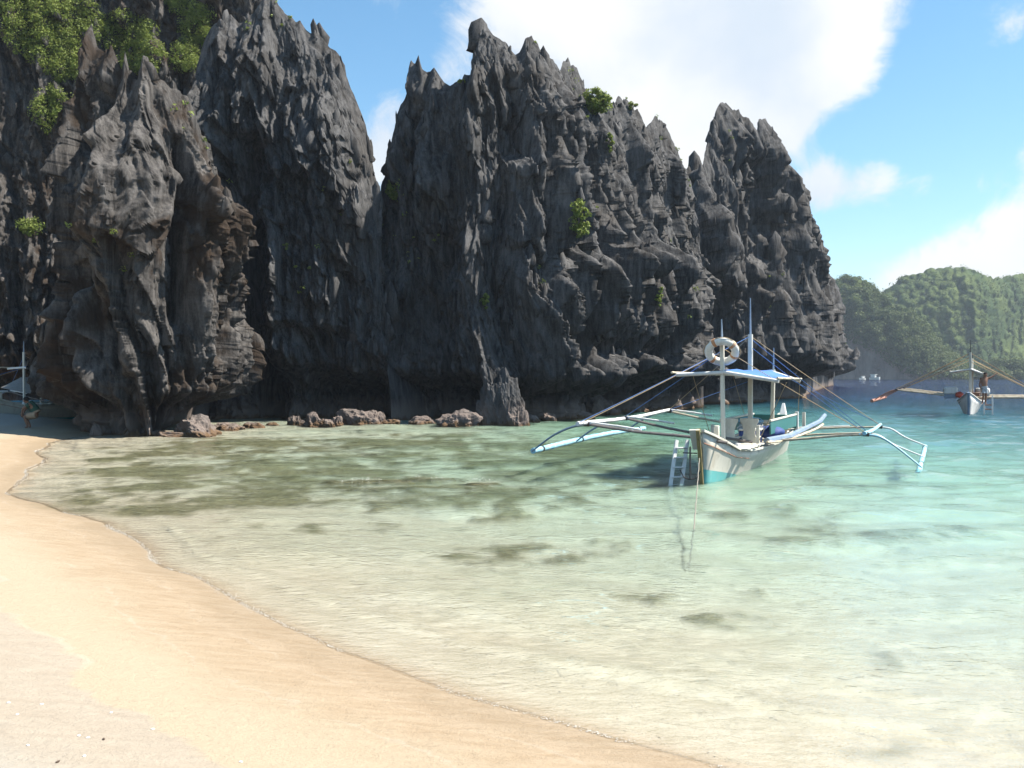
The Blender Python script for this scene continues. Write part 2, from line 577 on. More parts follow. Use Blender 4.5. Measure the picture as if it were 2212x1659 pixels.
curtain('cliff', [(44, 800, 38.5), (60, 770, 38.1), (95, 730, 37.3), (130, 668, 36.4), (152, 600, 35.8), (160, 420, 35.6), (166, 280, 35.5), (180, 190, 35.3), (190, 85, 35.1), (203, 52, 34.9), (214, 105, 34.7), (230, 112, 34.4), (244, 84, 34.3),
                  (256, 130, 34.1), (264, 150, 34.1), (272, 110, 34.0), (284, 165, 33.9), (298, 170, 33.7), (309, 114, 33.8), (320, 120, 33.9), (330, 170, 34.0), (360, 186, 34.2), (392, 190, 34.5), (412, 200, 34.7),
                  (432, 228, 35.2), (457, 287, 35.9), (481, 315, 36.6), (509, 358, 38.1), (525, 398, 38.9), (540, 470, 39.6), (556, 520, 41.2), (562, 640, 41.7), (566, 760, 42.1), (570, 980, 42.5)],
        M_ROCKW, 360, 540, 5, lean=.05, scales=((2.3, 7.5, 1.5, 1, None), (.95, 3.2, .75, 2, .42), (.4, 1.5, .34, 3, .42), (.2, .8, .16, 4, .42)), low=(4, 6, .9), notch=(2.0, 1.5), thick=11, zbot=arch,
        bulges=((300, 430, 60, 300, 1.2), (430, 560, 70, 210, .9), (400, 880, 120, 60, .6)), clefts=((248, 16, 1.3, 180, 620), (372, 14, 1.2, 300, 700), (470, 12, 1.0, 420, 760), (180, 14, 1.2, 420, 800)), warp=buttress_warp, pit=.24, toplean=.3, jag=(.3, .3), vst=2.2)

# tall slab
curtain('cliff', [(395, 420, 45.5), (404, 330, 45.3), (415, 220, 45), (424, 140, 45), (440, 90, 45), (456, 60, 45), (470, 48, 45), (484, 34, 45), (500, 28, 45), (516, 46, 45), (530, 40, 45), (548, 26, 45), (560, 6, 45), (575, -22, 45),
                  (590, -24, 45), (602, 2, 45), (616, 22, 45), (630, 28, 45), (640, 44, 45), (649, 36, 45), (661, 58, 45), (672, 64, 45), (684, 60, 45), (698, 78, 45), (710, 94, 45), (722, 108, 45), (735, 124, 45), (746, 158, 45), (757, 186, 45), (765, 200, 45), (772, 217, 45),
                  (783, 246, 45), (791, 273, 45), (800, 325, 45), (809, 371, 45), (815, 392, 45), (822, 470, 45), (828, 600, 44.8), (834, 760, 44.6), (840, 980, 44.4)],
        M_ROCK, 340, 560, 8, lean=.1, scales=((2.6, 7.5, 1.5, 1, None, 2.0), (1.2, 3.4, .75, 2, .42, 1.6), (.45, 1.4, .3, 3, .45), (.22, .8, .14, 4, .45)), low=(6, 12, .9), notch=(3.6, 3.2), thick=5,
        clefts=((552, 26, 2.5, 300, 900),), toplean=.25, jag=(.3, .3), vst=1.4)

# middle massif of needles
curtain('cliff', [(790, 900, 53), (812, 560, 50), (820, 420, 47), (826, 392, 46.6), (831, 380, 46.4), (837, 340, 46.2), (846, 309, 46), (855, 269, 46), (859, 241, 46), (871, 216, 46), (886, 182, 46), (889, 148, 46), (886, 130, 46), (889, 121, 46), (900, 132, 45.8), (911, 140, 45.6),
                  (922, 147, 45.5), (930, 147, 45.4), (939, 140, 45.2), (947, 150, 45), (954, 158, 45), (973, 180, 44.6), (986, 178, 44.4), (997, 173, 44.2), (1004, 152, 44), (1018, 147, 44), (1022, 104, 44), (1031, 84, 44), (1036, 58, 44), (1045, 45, 44), (1054, 50, 44),
                  (1066, 64, 44), (1079, 75, 44), (1091, 82, 44), (1102, 94, 44), (1112, 104, 44), (1121, 102, 44), (1128, 90, 44), (1134, 80, 44), (1142, 82, 44), (1150, 76, 44), (1160, 90, 44.5), (1168, 102, 45), (1180, 110, 45.5), (1187, 118, 46), (1198, 130, 46.5), (1208, 146, 47),
                  (1213, 128, 47.3), (1217, 119, 47.5), (1230, 128, 48), (1244, 135, 48.5), (1253, 160, 49), (1261, 186, 49.3), (1273, 200, 49.8), (1290, 222, 50.5), (1310, 226, 51.5), (1326, 218, 52), (1334, 206, 52.5), (1347, 207, 53), (1358, 220, 53.5), (1369, 229, 54),
                  (1380, 244, 54.7), (1388, 257, 55), (1392, 273, 55.3), (1402, 260, 56), (1415, 242, 57), (1422, 258, 57.4), (1429, 254, 57.8), (1440, 270, 58.6), (1448, 288, 59), (1456, 312, 59.6), (1463, 326, 60), (1472, 342, 60.7), (1482, 369, 61.4), (1491, 392, 62), (1505, 480, 62.8), (1516, 700, 63.4), (1525, 980, 64)],
        M_ROCK, 660, 560, 12, lean=.14, scales=((3.0, 14, 2.3, 1, None), (1.1, 6.0, 1.1, 2, .35), (.45, 2.5, .46, 3, .38), (.2, 1.2, .2, 4, .4)), low=(5, 12, 1.3), notch=(2.6, 2.2), thick=5,
        bulges=((1300, 640, 210, 130, 1.6), (1270, 810, 120, 55, 1.2), (1400, 790, 90, 45, 1.2)), clefts=((960, 24, 1.4, 500, 900), (1105, 26, 1.6, 140, 330)), jag=(.35, .3), vst=2.4)

# far towers running out to the point
curtain('cliff', [(1462, 900, 66), (1474, 560, 66), (1486, 410, 66), (1496, 397, 66), (1504, 376, 66), (1517, 354, 66.5), (1520, 326, 67), (1534, 292, 67.6), (1544, 246, 68), (1553, 221, 68.5), (1565, 220, 69), (1572, 228, 69.4), (1578, 238, 69.7), (1588, 238, 70.2), (1596, 234, 70.6),
                  (1604, 246, 71), (1612, 246, 71.4), (1624, 262, 72), (1634, 276, 72.6), (1637, 251, 72.8), (1650, 254, 73.8), (1655, 262, 74.3), (1661, 274, 75), (1664, 294, 75.6), (1669, 320, 76.2), (1673, 373, 77), (1683, 388, 78), (1691, 398, 78.6), (1699, 410, 79.4), (1711, 425, 80.6),
                  (1720, 456, 82), (1724, 493, 84), (1730, 506, 87), (1736, 521, 91), (1744, 536, 97), (1750, 552, 103), (1758, 554, 112), (1761, 586, 117), (1771, 581, 132), (1779, 601, 146), (1784, 650, 156), (1792, 710, 168), (1797, 770, 178), (1800, 815, 184), (1804, 850, 190)],
        M_ROCK, 420, 440, 17, lean=.12, scales=((3.4, 15, 2.8, 1, None, 1.3), (1.4, 11, 1.3, 2, .35), (.6, 5.0, .5, 3, .4), (.28, 2.4, .2, 4, .4)), low=(6, 18, 1.4), notch=(3.2, 3.5), thick=7, flute=.22,
        clefts=((1618, 26, 4.5, 330, 640), (1590, 40, 2.5, 640, 800), (1500, 16, 2.0, 420, 800)), jag=(.4, .4), toplean=.3, vst=4.5)


shards(3, 500, (.3, 2.0), (.2, .5), crest=0)
shards(5, 260, (.25, 1.2), (.25, .55), crest=0)
shards(8, 400, (.3, 1.9), (.2, .5), crest=0)
shards(12, 1700, (.25, 1.7), (.2, .5), crest=0)
shards(17, 600, (.4, 2.8), (.18, .4), crest=0)


# ------------------------------------------------------------------ far hills under forest
def hill_material():
    m, t, b, out = material('forested_hill')
    pos = t.n('ShaderNodeNewGeometry').outputs['Position']
    n = t.noise(pos, .05, 5, .6)
    n2 = t.noise(t.n('ShaderNodeMapping', {'Vector': pos, 'Scale': (1, 1, .25)}).outputs[0], .25, 6, .65)
    v = t.attr('bare').outputs['Fac']
    g = t.mix(t.maprange(n, .35, .65), (.045, .075, .022), (.1, .13, .035))
    r = t.mix(t.maprange(n2, .35, .65), (.16, .13, .115), (.3, .24, .2))
    c = t.mix(t.maprange(t.math('ADD', v, t.math('MULTIPLY', n2, .5)), .62, .85), g, r)
    t.t.links.new(c, b.inputs['Base Color'])
    b.inputs['Roughness'].default_value = .9
    b.inputs['Specular IOR Level'].default_value = .15
    bp = t.n('ShaderNodeBump', {'Height': t.noise(pos, .9, 5, .7), 'Strength': .8, 'Distance': 1.0})
    t.t.links.new(bp.outputs[0], b.inputs['Normal'])
    return m


M_HILL = hill_material()


def crowns(s, z, w, seed):
    """rounded tree crowns"""
    out = np.zeros_like(s)
    i0, j0 = np.floor(s / w), np.floor(z / w)
    for di in (-1, 0, 1):
        for dj in (-1, 0, 1):
            i, j = i0 + di, j0 + dj
            cx, cy = (i + h2(i, j, seed)) * w, (j + h2(i, j, seed + 1)) * w
            r = w * (.45 + .45 * h2(i, j, seed + 2))
            q = 1 - ((s - cx) ** 2 + (z - cy) ** 2) / r ** 2
            out = np.maximum(out, np.sqrt(np.clip(q, 0, 1)) * r)
    return out


def leaf_cloud(centers, radii, per, size, rng, flat=.75, normals=None):
    """leaf-sized faces spread through the volume of each clump"""
    nC = len(centers)
    c = np.repeat(centers, per, 0)
    r = np.repeat(radii, per)
    d = rng.normal(size=(nC * per, 3))
    d /= np.linalg.norm(d, axis=1)[:, None]
    rad = r * rng.uniform(.35, 1.0, nC * per) ** .5
    p = c + d * rad[:, None] * np.array([1, 1, flat])
    up = d * .7 + rng.normal(size=d.shape) * .6 + np.array([0, 0, .5])
    up /= np.linalg.norm(up, axis=1)[:, None]
    a = np.cross(up, rng.normal(size=up.shape))
    a /= np.linalg.norm(a, axis=1)[:, None] + 1e-9
    b = np.cross(up, a)
    sz = (size * rng.uniform(.6, 1.4, nC * per))[:, None]
    V = np.stack([p - a * sz, p - b * sz * .45 + up * sz * .12, p + a * sz, p + b * sz * .45 + up * sz * .12], 1)
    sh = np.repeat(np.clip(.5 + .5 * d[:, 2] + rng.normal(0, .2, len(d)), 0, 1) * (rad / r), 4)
    F = np.arange(len(p) * 4).reshape(-1, 4)
    return V.reshape(-1, 3), F, sh


def hill(ctrl, seed, nu, nv, lean, bare, crown=3.2, dep_fn=None):
    C = np.array(ctrl, float)
    px = np.linspace(C[0, 0], C[-1, 0], nu)
    pt, dep = np.interp(px, C[:, 0], C[:, 1]), np.interp(px, C[:, 0], C[:, 2])
    bx, by = (px - CX) / FPX * dep, dep
    s = np.cumsum(np.hypot(np.gradient(bx), np.gradient(by)))
    H0 = CAMH + (HY - pt) / FPX * dep
    ztop = CAMH + (HY - pt) / FPX * (dep + lean * H0)
    v = np.linspace(0, 1, nv)[:, None]
    Z = -1 + (ztop + 1)[None, :] * v
    S = np.broadcast_to(s[None, :], Z.shape)
    D = 9 * (fbm2(S / 38, Z / 60, seed, 4) - .5) * 2 + 2.0 * (fbm2(S / 10, Z / 26, seed + 3, 3, ridged=True) - .5) * 2
    br = bare(np.broadcast_to(px[None, :], Z.shape), HY - (Z - CAMH) / dep[None, :] * FPX) + .5 * (fbm2(S / 12, Z / 30, seed + 5, 4) - .5)
    br = np.clip(br, 0, 1)
    veg = 1 - sstep(.45, .75, br)
    cr = crowns(S, Z, crown, seed + 7) * veg * 1.0 + .5 * crowns(S, Z, crown * .5, seed + 8) * veg
    top = ztop[None, :] - Z
    back = lean * np.maximum(Z, 0) + 9 * np.exp(-np.maximum(top, 0) / 7)
    rx, ry = bx / np.hypot(bx, by), by / np.hypot(bx, by)
    Dt = D * np.clip(top / 10 + .1, 0, 1)
    X = bx[None, :] + rx[None, :] * (back - Dt - cr)
    Y = by[None, :] + ry[None, :] * (back - Dt - cr)
    Z = Z + cr * .45
    rX, rY, rZ = [X], [Y], [Z]
    for q in (1, 2, 3, 4, 5):
        rX.append((X[-1] + rx * 14 * q)[None, :])
        rY.append((Y[-1] + ry * 14 * q)[None, :])
        rZ.append((ztop - (ztop + 2) * (q / 5) ** 2 + 1.0)[None, :])
    X, Y, Z = (np.concatenate(a, 0) for a in (rX, rY, rZ))
    brf = np.concatenate([br, np.zeros((5, nu))], 0)
    o = mesh_np('hill', np.stack([X, Y, Z], -1), grid_faces(*X.shape), M_HILL, attrs={'bare': brf.ravel()})
    o['kind'] = 'structure'
    # leafy crowns standing on the slope
    rng = np.random.default_rng(seed)
    m = (veg > .4) & (v > .05)
    ii = np.argwhere(m)
    ii = ii[rng.choice(len(ii), min(len(ii), 3400), replace=False)]
    cen = np.stack([X[ii[:, 0], ii[:, 1]], Y[ii[:, 0], ii[:, 1]], Z[ii[:, 0], ii[:, 1]]], -1)
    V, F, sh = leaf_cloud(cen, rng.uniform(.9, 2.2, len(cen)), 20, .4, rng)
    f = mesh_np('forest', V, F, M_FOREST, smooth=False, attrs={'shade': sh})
    tag(f, 'dense green forest covering the far hill', kind='stuff')


hill([(1760, 640, 400), (1800, 610, 400), (1820, 597, 398), (1840, 601, 396), (1868, 607, 394), (1888, 624, 392), (1905, 640, 390), (1930, 662, 386), (1960, 668, 384), (1990, 690, 384), (2010, 715, 384), (2035, 745, 386), (2060, 770, 390), (2090, 800, 396), (2120, 835, 404)],
     41, 260, 190, .25, lambda px, py: .95 * sstep(690, 790, py + .35 * (1870 - px)) * (1 - .5 * sstep(1890, 1960, px)) + .35 * sstep(780, 815, py))
hill([(1800, 700, 470), (1860, 660, 465), (1890, 646, 460), (1915, 628, 458), (1932, 618, 456), (1945, 599, 455), (1962, 596, 455), (1990, 590, 455), (2012, 582, 455), (2040, 580, 455), (2060, 578, 455), (2085, 578, 456), (2108, 586, 458), (2130, 600, 462), (2150, 602, 470), (2175, 598, 480), (2195, 596, 486), (2212, 594, 490), (2260, 590, 500),
      (2350, 584, 520), (2500, 600, 540), (2700, 650, 560), (2900, 760, 560)],
     43, 420, 170, .5, lambda px, py: .25 * sstep(700, 800, py))
hill([(2085, 822, 398), (2110, 806, 396), (2130, 790, 394), (2155, 783, 392), (2190, 785, 390), (2230, 782, 388), (2330, 770, 386), (2450, 790, 384), (2560, 830, 384)], 47, 200, 60, .3, lambda px, py: .5 * sstep(802, 815, py))

# ------------------------------------------------------------------ ground: beach and sea bed in one sheet
SHORE = np.array([(60, -22), (25, -8), (10, 0.2), (4, 3.4), (2.2, 4.5), (.97, 5.35), (-.44, 6.5), (-1.33, 7.5), (-2.2, 8.73), (-3.1, 10.0), (-4.05, 11.3), (-5.9, 14.15), (-7.6, 16.0), (-8.9, 17.6), (-9.9, 20.0), (-10.9, 22.5), (-12.6, 26.5),
                  (-14.2, 30.5), (-14.6, 33.2), (-14.3, 35), (-15.5, 39), (-18, 44), (-26, 52), (-60, 66), (-300, 80)], float)
LAND = np.vstack([SHORE, [(-300, -300), (60, -300)]])


def poly_dist(x, y, P):
    best = np.full(x.shape, 1e18)
    for (ax, ay), (bx, by) in zip(P[:-1], P[1:]):
        dx, dy = bx - ax, by - ay
        t = np.clip(((x - ax) * dx + (y - ay) * dy) / (dx * dx + dy * dy), 0, 1)
        best = np.minimum(best, (x - ax - t * dx) ** 2 + (y - ay - t * dy) ** 2)
    return np.sqrt(best)


def in_poly(x, y, P):
    ins = np.zeros(x.shape, bool)
    Q = np.vstack([P, P[:1]])
    for (ax, ay), (bx, by) in zip(Q[:-1], Q[1:]):
        c = (ay > y) != (by > y)
        xi = (bx - ax) * (y - ay) / (by - ay + 1e-12) + ax
        ins ^= c & (x < xi)
    return ins


def shore_dist(x, y):
    """metres out from the water's edge, negative on land"""
    d = poly_dist(x, y, SHORE) * np.where(in_poly(x, y, LAND), -1, 1)
    return d + .22 * (fbm2(x / 1.6, y / 1.6, 201, 3) - .5) * np.clip(np.abs(x) / 3 + .5, .5, 1.6) + .5 * (fbm2(x / 6, y / 6, 202, 2) - .5)


PATCH = [((250, 1092), (290, 24), 1.0), ((640, 1062), (420, 26), .75), ((960, 1042), (330, 13), 1.1), ((1060, 1085), (330, 28), .6), ((1120, 1195), (210, 34), .95), ((1060, 1230), (110, 12), .8), ((820, 1000), (760, 52), 1.0), ((600, 985), (460, 34), .8), ((1100, 960), (700, 34), .95), ((700, 1045), (700, 44), .8),
         ((1250, 1040), (260, 24), .6), ((1600, 1085), (160, 20), .5), ((1580, 1103), (60, 10), .6), ((1880, 1095), (260, 22), .4), ((1830, 1150), (260, 30), .3), ((1980, 1250), (330, 40), .4), ((2100, 1400), (330, 60), .6),
         ((1560, 1270), (330, 26), .45), ((1520, 1322), (46, 9), 1.0), ((1560, 1370), (70, 8), .6), ((1750, 1330), (300, 24), .35), ((1350, 1330), (260, 14), .25), ((1950, 1580), (420, 60), .3), ((1500, 1560), (300, 20), .15), ((760, 1135), (330, 18), .4), ((2150, 1000), (260, 20), .6), ((1900, 1030), (240, 16), .5), ((1400, 910), (400, 16), .5)]


def seabed(x, y):
    d = shore_dist(x, y)
    r = np.hypot(x, y)
    out = np.clip(d, 0, None)
    z = -(.10 * np.minimum(out, .14) + .03 * np.minimum(out, .5) + .055 * np.minimum(out, 4) + .062 * np.clip(out - 4, 0, 12) + .08 * np.clip(out - 16, 0, 25) + .12 * np.clip(out - 38, 0, 110))
    # shallower under the cliffs on the left
    sh = sstep(9, -6, x) * sstep(20, 34, y) * (1 - sstep(60, 100, r))
    z = np.where(out > 0, z * (1 - .55 * sh), z)
    land = np.clip(-d, 0, None)
    z = z + .125 * np.minimum(land, 6) + .06 * np.clip(land - 6, 0, 60)
    weed = np.zeros_like(x)
    front = y > 2
    yy = np.where(front, y, 2)
    px, py = CX + x / yy * FPX, HY + CAMH / yy * FPX
    for (c, rr, a) in PATCH:
        q = 1 - ((px - c[0]) / rr[0]) ** 2 - ((py - c[1]) / rr[1]) ** 2
        weed = weed + np.where(front, a * np.clip(q + .25, 0, 1), 0)
    n = fbm2(x / 1.5, y / 2.2, 211, 5, .6)
    n2 = fbm2(x / .35, y / .5, 212, 3, .6)
    deep = np.clip((out - 26) / 40, 0, .8)
    w = .92 * sstep(.40, .94, np.minimum(weed, 1.15) * .62 + deep + (n - .40) * 1.5 + (n2 - .5) * .95) * sstep(.25, 1.6, out + .9 * weed)
    rip = .012 * np.sin(7.5 * (.55 * x + .83 * y) + 5 * fbm2(x / 2.2, y / 2.2, 213, 2)) * sstep(.6, 3, out) * (1 - w)
    z = z + rip + w * (.05 + .16 * (n2 - .3)) * sstep(.8, 6, out) + .05 * (fbm2(x / 3, y / 3, 214, 3) - .5) * sstep(.5, 3, out)
    # flat reef that almost breaks the surface
    for (cx, cy), rx, ry, top in ((( -2.75, 19.6), 1.1, .35, -.05), ((-1.6, 20.3), .7, .3, -.06), ((-.55, 19.6), .45, .28, -.05), ((-1.9, 18.6), 1.6, .3, -.12), ((-8.8, 16.0), 1.2, .28, .05)):
        q = np.clip(1.15 - ((x - cx) / rx) ** 2 - ((y - cy) / ry) ** 2 + .9 * (n2 - .5), 0, 1) * sstep(-.1, .4, d)
        z = np.maximum(z, np.where(q > 0, z + (top - z + .06 * (n2 - .5)) * sstep(0, .8, q), z))
        w = np.maximum(w, sstep(0, .35, q))
    return z, d, w


def polar(angles, radii):
    Rr, A = np.meshgrid(radii, angles, indexing='ij')
    return Rr * np.sin(A), Rr * np.cos(A)


def angle_set(dense, half=31, coarse=10):
    a = np.linspace(-half, half, dense)
    b = np.arange(half + 1.5, 180, coarse)
    return np.radians(np.concatenate([[-180], -b[::-1], a, b, [180]]))


def sand_material():
    m, t, b, out = material('sand')
    pos = t.n('ShaderNodeNewGeometry').outputs['Position']
    d = t.attr('shore').outputs['Fac']
    weed = t.attr('weed').outputs['Fac']
    n = t.noise(pos, .9, 5, .6)
    nf = t.noise(pos, 60, 4, .7)
    nm = t.noise(t.n('ShaderNodeMapping', {'Vector': pos, 'Scale': (1, 3.2, 1), 'Rotation': (0, 0, R(-12))}).outputs[0], 3.2, 6, .65, .5)
    inl = t.math('ADD', t.math('MULTIPLY', d, -1.0), t.math('MULTIPLY', t.math('SUBTRACT', n, .5), .9))
    wet = t.mix(t.maprange(nm, .3, .7), (.325, .235, .142), (.39, .295, .192))
    damp = t.mix(t.maprange(nm, .3, .7), (.355, .29, .215), (.39, .325, .245))
    dry = (.375, .34, .282)
    c = t.mix(t.maprange(inl, .7, 1.7), wet, (.405, .325, .22))
    c = t.mix(t.maprange(inl, 1.93, 2.02), c, damp)
    c = t.mix(t.maprange(inl, 2.5, 3.1), c, dry)
    for pos_, wd_ in ((.55, .035), (1.15, .03), (1.95, .05)):    # faint old swash lines
        ln_ = t.math('SUBTRACT', 1.0, t.maprange(t.math('ABSOLUTE', t.math('SUBTRACT', inl, pos_)), 0.0, wd_))
        c = t.mix(t.math('MULTIPLY', ln_, t.maprange(n, .42, .62, 0, .22)), c, (.5, .45, .37))
    under = t.mix(t.maprange(d, 1.0, 6.0), t.mix(t.maprange(nm, .3, .7), (.405, .345, .24), (.5, .43, .315)), t.mix(t.maprange(nm, .3, .7), (.36, .335, .24), (.48, .45, .34)))
    c = t.mix(t.maprange(d, -.1, .35), c, under)
    c = t.mix(t.maprange(nf, .52, .78, 0, .35), c, (.24, .18, .12))
    c = t.mix(t.maprange(nf, .3, .2, 0, .3), c, (.8, .74, .62))
    wn = t.noise(pos, 9, 6, .7)
    wc = t.mix(t.maprange(wn, .35, .65), (.075, .07, .028), (.18, .16, .075))
    c = t.mix(weed, c, wc)
    t.t.links.new(c, b.inputs['Base Color'])
    rough = t.maprange(inl, .15, .7, .42, .85)
    t.t.links.new(rough, b.inputs['Roughness'])
    b.inputs['Specular IOR Level'].default_value = .35
    hgt = t.math('ADD', t.math('MULTIPLY', nf, .35), t.math('ADD', t.math('MULTIPLY', nm, 1.0), t.math('MULTIPLY', t.noise(pos, 16, 4, .6), .5)))
    rpl = t.n('ShaderNodeTexVoronoi', {'Vector': t.n('ShaderNodeVectorMath', {0: t.n('ShaderNodeMapping', {'Vector': pos, 'Scale': (1, 1.25, 0), 'Rotation': (0, 0, R(-30))}).outputs[0], 1: t.n('ShaderNodeVectorMath', {0: t.n('ShaderNodeTexNoise', {'Vector': pos, 'Scale': 1.7, 'Detail': 3}).outputs['Color'], 'Scale': .55}, operation='SCALE').outputs[0]}, operation='ADD').outputs[0], 'Scale': 4.2}, feature='SMOOTH_F1')
    hgt = t.math('ADD', hgt, t.math('MULTIPLY', rpl.outputs['Distance'], t.maprange(d, .2, 1.2, 0, 2.6)))
    bp = t.n('ShaderNodeBump', {'Height': hgt, 'Strength': .7, 'Distance': .035})
    t.t.links.new(bp.outputs[0], b.inputs['Normal'])
    return m


M_SAND = sand_material()
gr = np.concatenate([[.02, .3, .8], np.exp(np.linspace(math.log(1.4), math.log(70), 430)), np.exp(np.linspace(math.log(73), math.log(3500), 40))])
ga = angle_set(380)
gx, gy = polar(ga, gr)
gz, gd, gw = seabed(gx, gy)
ground = mesh_np('ground', np.stack([gx, gy, gz], -1), grid_faces(*gx.shape), M_SAND, attrs={'shore': gd.ravel(), 'weed': gw.ravel()})
ground['kind'] = 'structure'
ground.cycles.is_caustics_receiver = True


# ------------------------------------------------------------------ the sea
def wave_height(x, y, d, cell):
    """ripples and small chop; each wave is kept only where the mesh is fine enough to carry it"""
    rng = np.random.default_rng(11)
    z = np.zeros_like(x)
    wx = x + .5 * (fbm2(x / 2.5, y / 2.5, 301, 2) - .5)
    wy = y + .5 * (fbm2(x / 2.5, y / 2.5, 302, 2) - .5)
    gust = .55 + .9 * fbm2(x / 7, y / 5, 303, 3)
    for i in range(46):
        lam = .17 * 1.085 ** i
        k = 2 * math.pi / lam
        th = R(rng.normal(262, 34))
        amp = .0038 * lam ** .9 * (1 if lam < 3 else .6) * float(np.clip((lam - .36) / .5, .02, 1))
        ph = rng.uniform(0, 6.283)
        keep = np.clip((lam / cell - 2.5) / 2.5, 0, 1)
        ax = math.cos(th) * wx + math.sin(th) * wy
        z += keep * amp * gust * np.sin(k * ax + ph)
    # low swash waves running along the beach edge
    sw = .018 * np.exp(-((d - 1.0 - .3 * np.sin(x * .5)) / .16) ** 2) + .014 * np.exp(-((d - 2.1 - .4 * np.sin(y * .4 + 1)) / .25) ** 2)
    return (z * (.5 + .5 * sstep(1, 9, d)) + sw) * sstep(-.05, .9, d)


def water_material():
    m, t, b, out = material('clear_sea_water')
    m.node_tree.nodes.remove(b)
    pos = t.n('ShaderNodeNewGeometry').outputs['Position']
    tint = t.attr('tint').outputs['Color']
    mp = t.n('ShaderNodeMapping', {'Vector': pos, 'Scale': (.8, 1.3, 1), 'Rotation': (0, 0, R(8))}).outputs[0]
    far = t.attr('far').outputs['Fac']
    n1 = t.noise(mp, 7.0, 3, .6, .6)
    n2 = t.noise(mp, 1.6, 5, .65, .5)
    n3 = t.noise(mp, .35, 5, .6, .3)
    n0 = t.noise(mp, 19.0, 2, .6, .4)
    hgt = t.math('ADD', t.math('ADD', t.math('MULTIPLY', n1, t.math('ADD', .018, t.math('MULTIPLY', far, .03))), t.math('MULTIPLY', n0, t.math('ADD', .006, t.math('MULTIPLY', far, .012)))), t.math('MULTIPLY', n2, t.math('MULTIPLY', far, .16)))
    hgt = t.math('ADD', hgt, t.math('MULTIPLY', n3, t.math('MULTIPLY', far, .5)))
    bp = t.n('ShaderNodeBump', {'Height': hgt, 'Strength': 1.0, 'Distance': 1.0})
    # light loses 1/n2 where the renderer solves refracted sun paths; the gain restores clear water's transmission
    tg = t.n('ShaderNodeVectorMath', {0: tint, 'Scale': 1.333}, operation='SCALE').outputs[0]
    rf = t.n('ShaderNodeBsdfRefraction', {'Color': tg, 'Roughness': 0.0, 'IOR': 1.333, 'Normal': bp.outputs[0]})
    gl = t.n('ShaderNodeBsdfGlossy', {'Color': (1, 1, 1, 1), 'Roughness': 0.0, 'Normal': bp.outputs[0]})
    fr = t.n('ShaderNodeFresnel', {'IOR': 1.333, 'Normal': bp.outputs[0]})
    mx = t.n('ShaderNodeMixShader', {0: fr.outputs[0], 1: rf.outputs[0], 2: gl.outputs[0]})
    t.t.links.new(mx.outputs[0], out.inputs[0])
    return m


M_WATER = water_material()
wr = np.concatenate([np.exp(np.linspace(math.log(4.2), math.log(60), 720)), np.exp(np.linspace(math.log(60.6), math.log(3400), 130))])
wa = angle_set(560)
wx_, wy_ = polar(wa, wr)
wd = shore_dist(wx_, wy_)
cell = np.maximum(np.gradient(wr)[:, None], wr[:, None] * np.gradient(wa)[None, :])
wz = wave_height(wx_, wy_, wd, cell)
bedz, _, _ = seabed(wx_, wy_)
dp = np.clip(wz - bedz, 0, 14)
tint = np.exp(-(np.minimum(dp, 1.0)[..., None] * np.array([.36, .055, .085]) + np.clip(dp - 1.0, 0, None)[..., None] * np.array([.32, .17, .05])))
farm = sstep(7, 48, np.hypot(wx_, wy_))
F = grid_faces(*wx_.shape)
dmin = dp.ravel()[F].min(1)
dmax = dp.ravel()[F].max(1)
WV = np.stack([wx_, wy_, wz], -1)
water = mesh_np('water', WV, F[dmin > .006], M_WATER, attrs={'tint': tint.reshape(-1, 3), 'far': farm.ravel()})
water['kind'] = 'structure'
water.cycles.is_caustics_caster = True


def film_material():
    m, t, b, out = material('thin_water_film')
    m.node_tree.nodes.remove(b)
    pos = t.n('ShaderNodeNewGeometry').outputs['Position']
    bp = t.n('ShaderNodeBump', {'Height': t.noise(pos, 9, 3, .6), 'Strength': .6, 'Distance': .02})
    fr = t.n('ShaderNodeFresnel', {'IOR': 1.333, 'Normal': bp.outputs[0]})
    mx = t.n('ShaderNodeMixShader', {0: fr.outputs[0], 1: t.n('ShaderNodeBsdfTransparent').outputs[0], 2: t.n('ShaderNodeBsdfGlossy', {'Roughness': .03, 'Normal': bp.outputs[0]}).outputs[0]})
    t.t.links.new(mx.outputs[0], out.inputs[0])
    return m


film = mesh_np('water_edge', WV, F[(dmin <= .006) & (dmax > .0005)], film_material())
film['kind'] = 'structure'
for me_ in (water.data, film.data):                  # drop the points no face uses
    bm_ = bmesh.new()
    bm_.from_mesh(me_)
    bmesh.ops.delete(bm_, geom=[v_ for v_ in bm_.verts if not v_.link_faces], context='VERTS')
    bm_.to_mesh(me_)
    bm_.free()


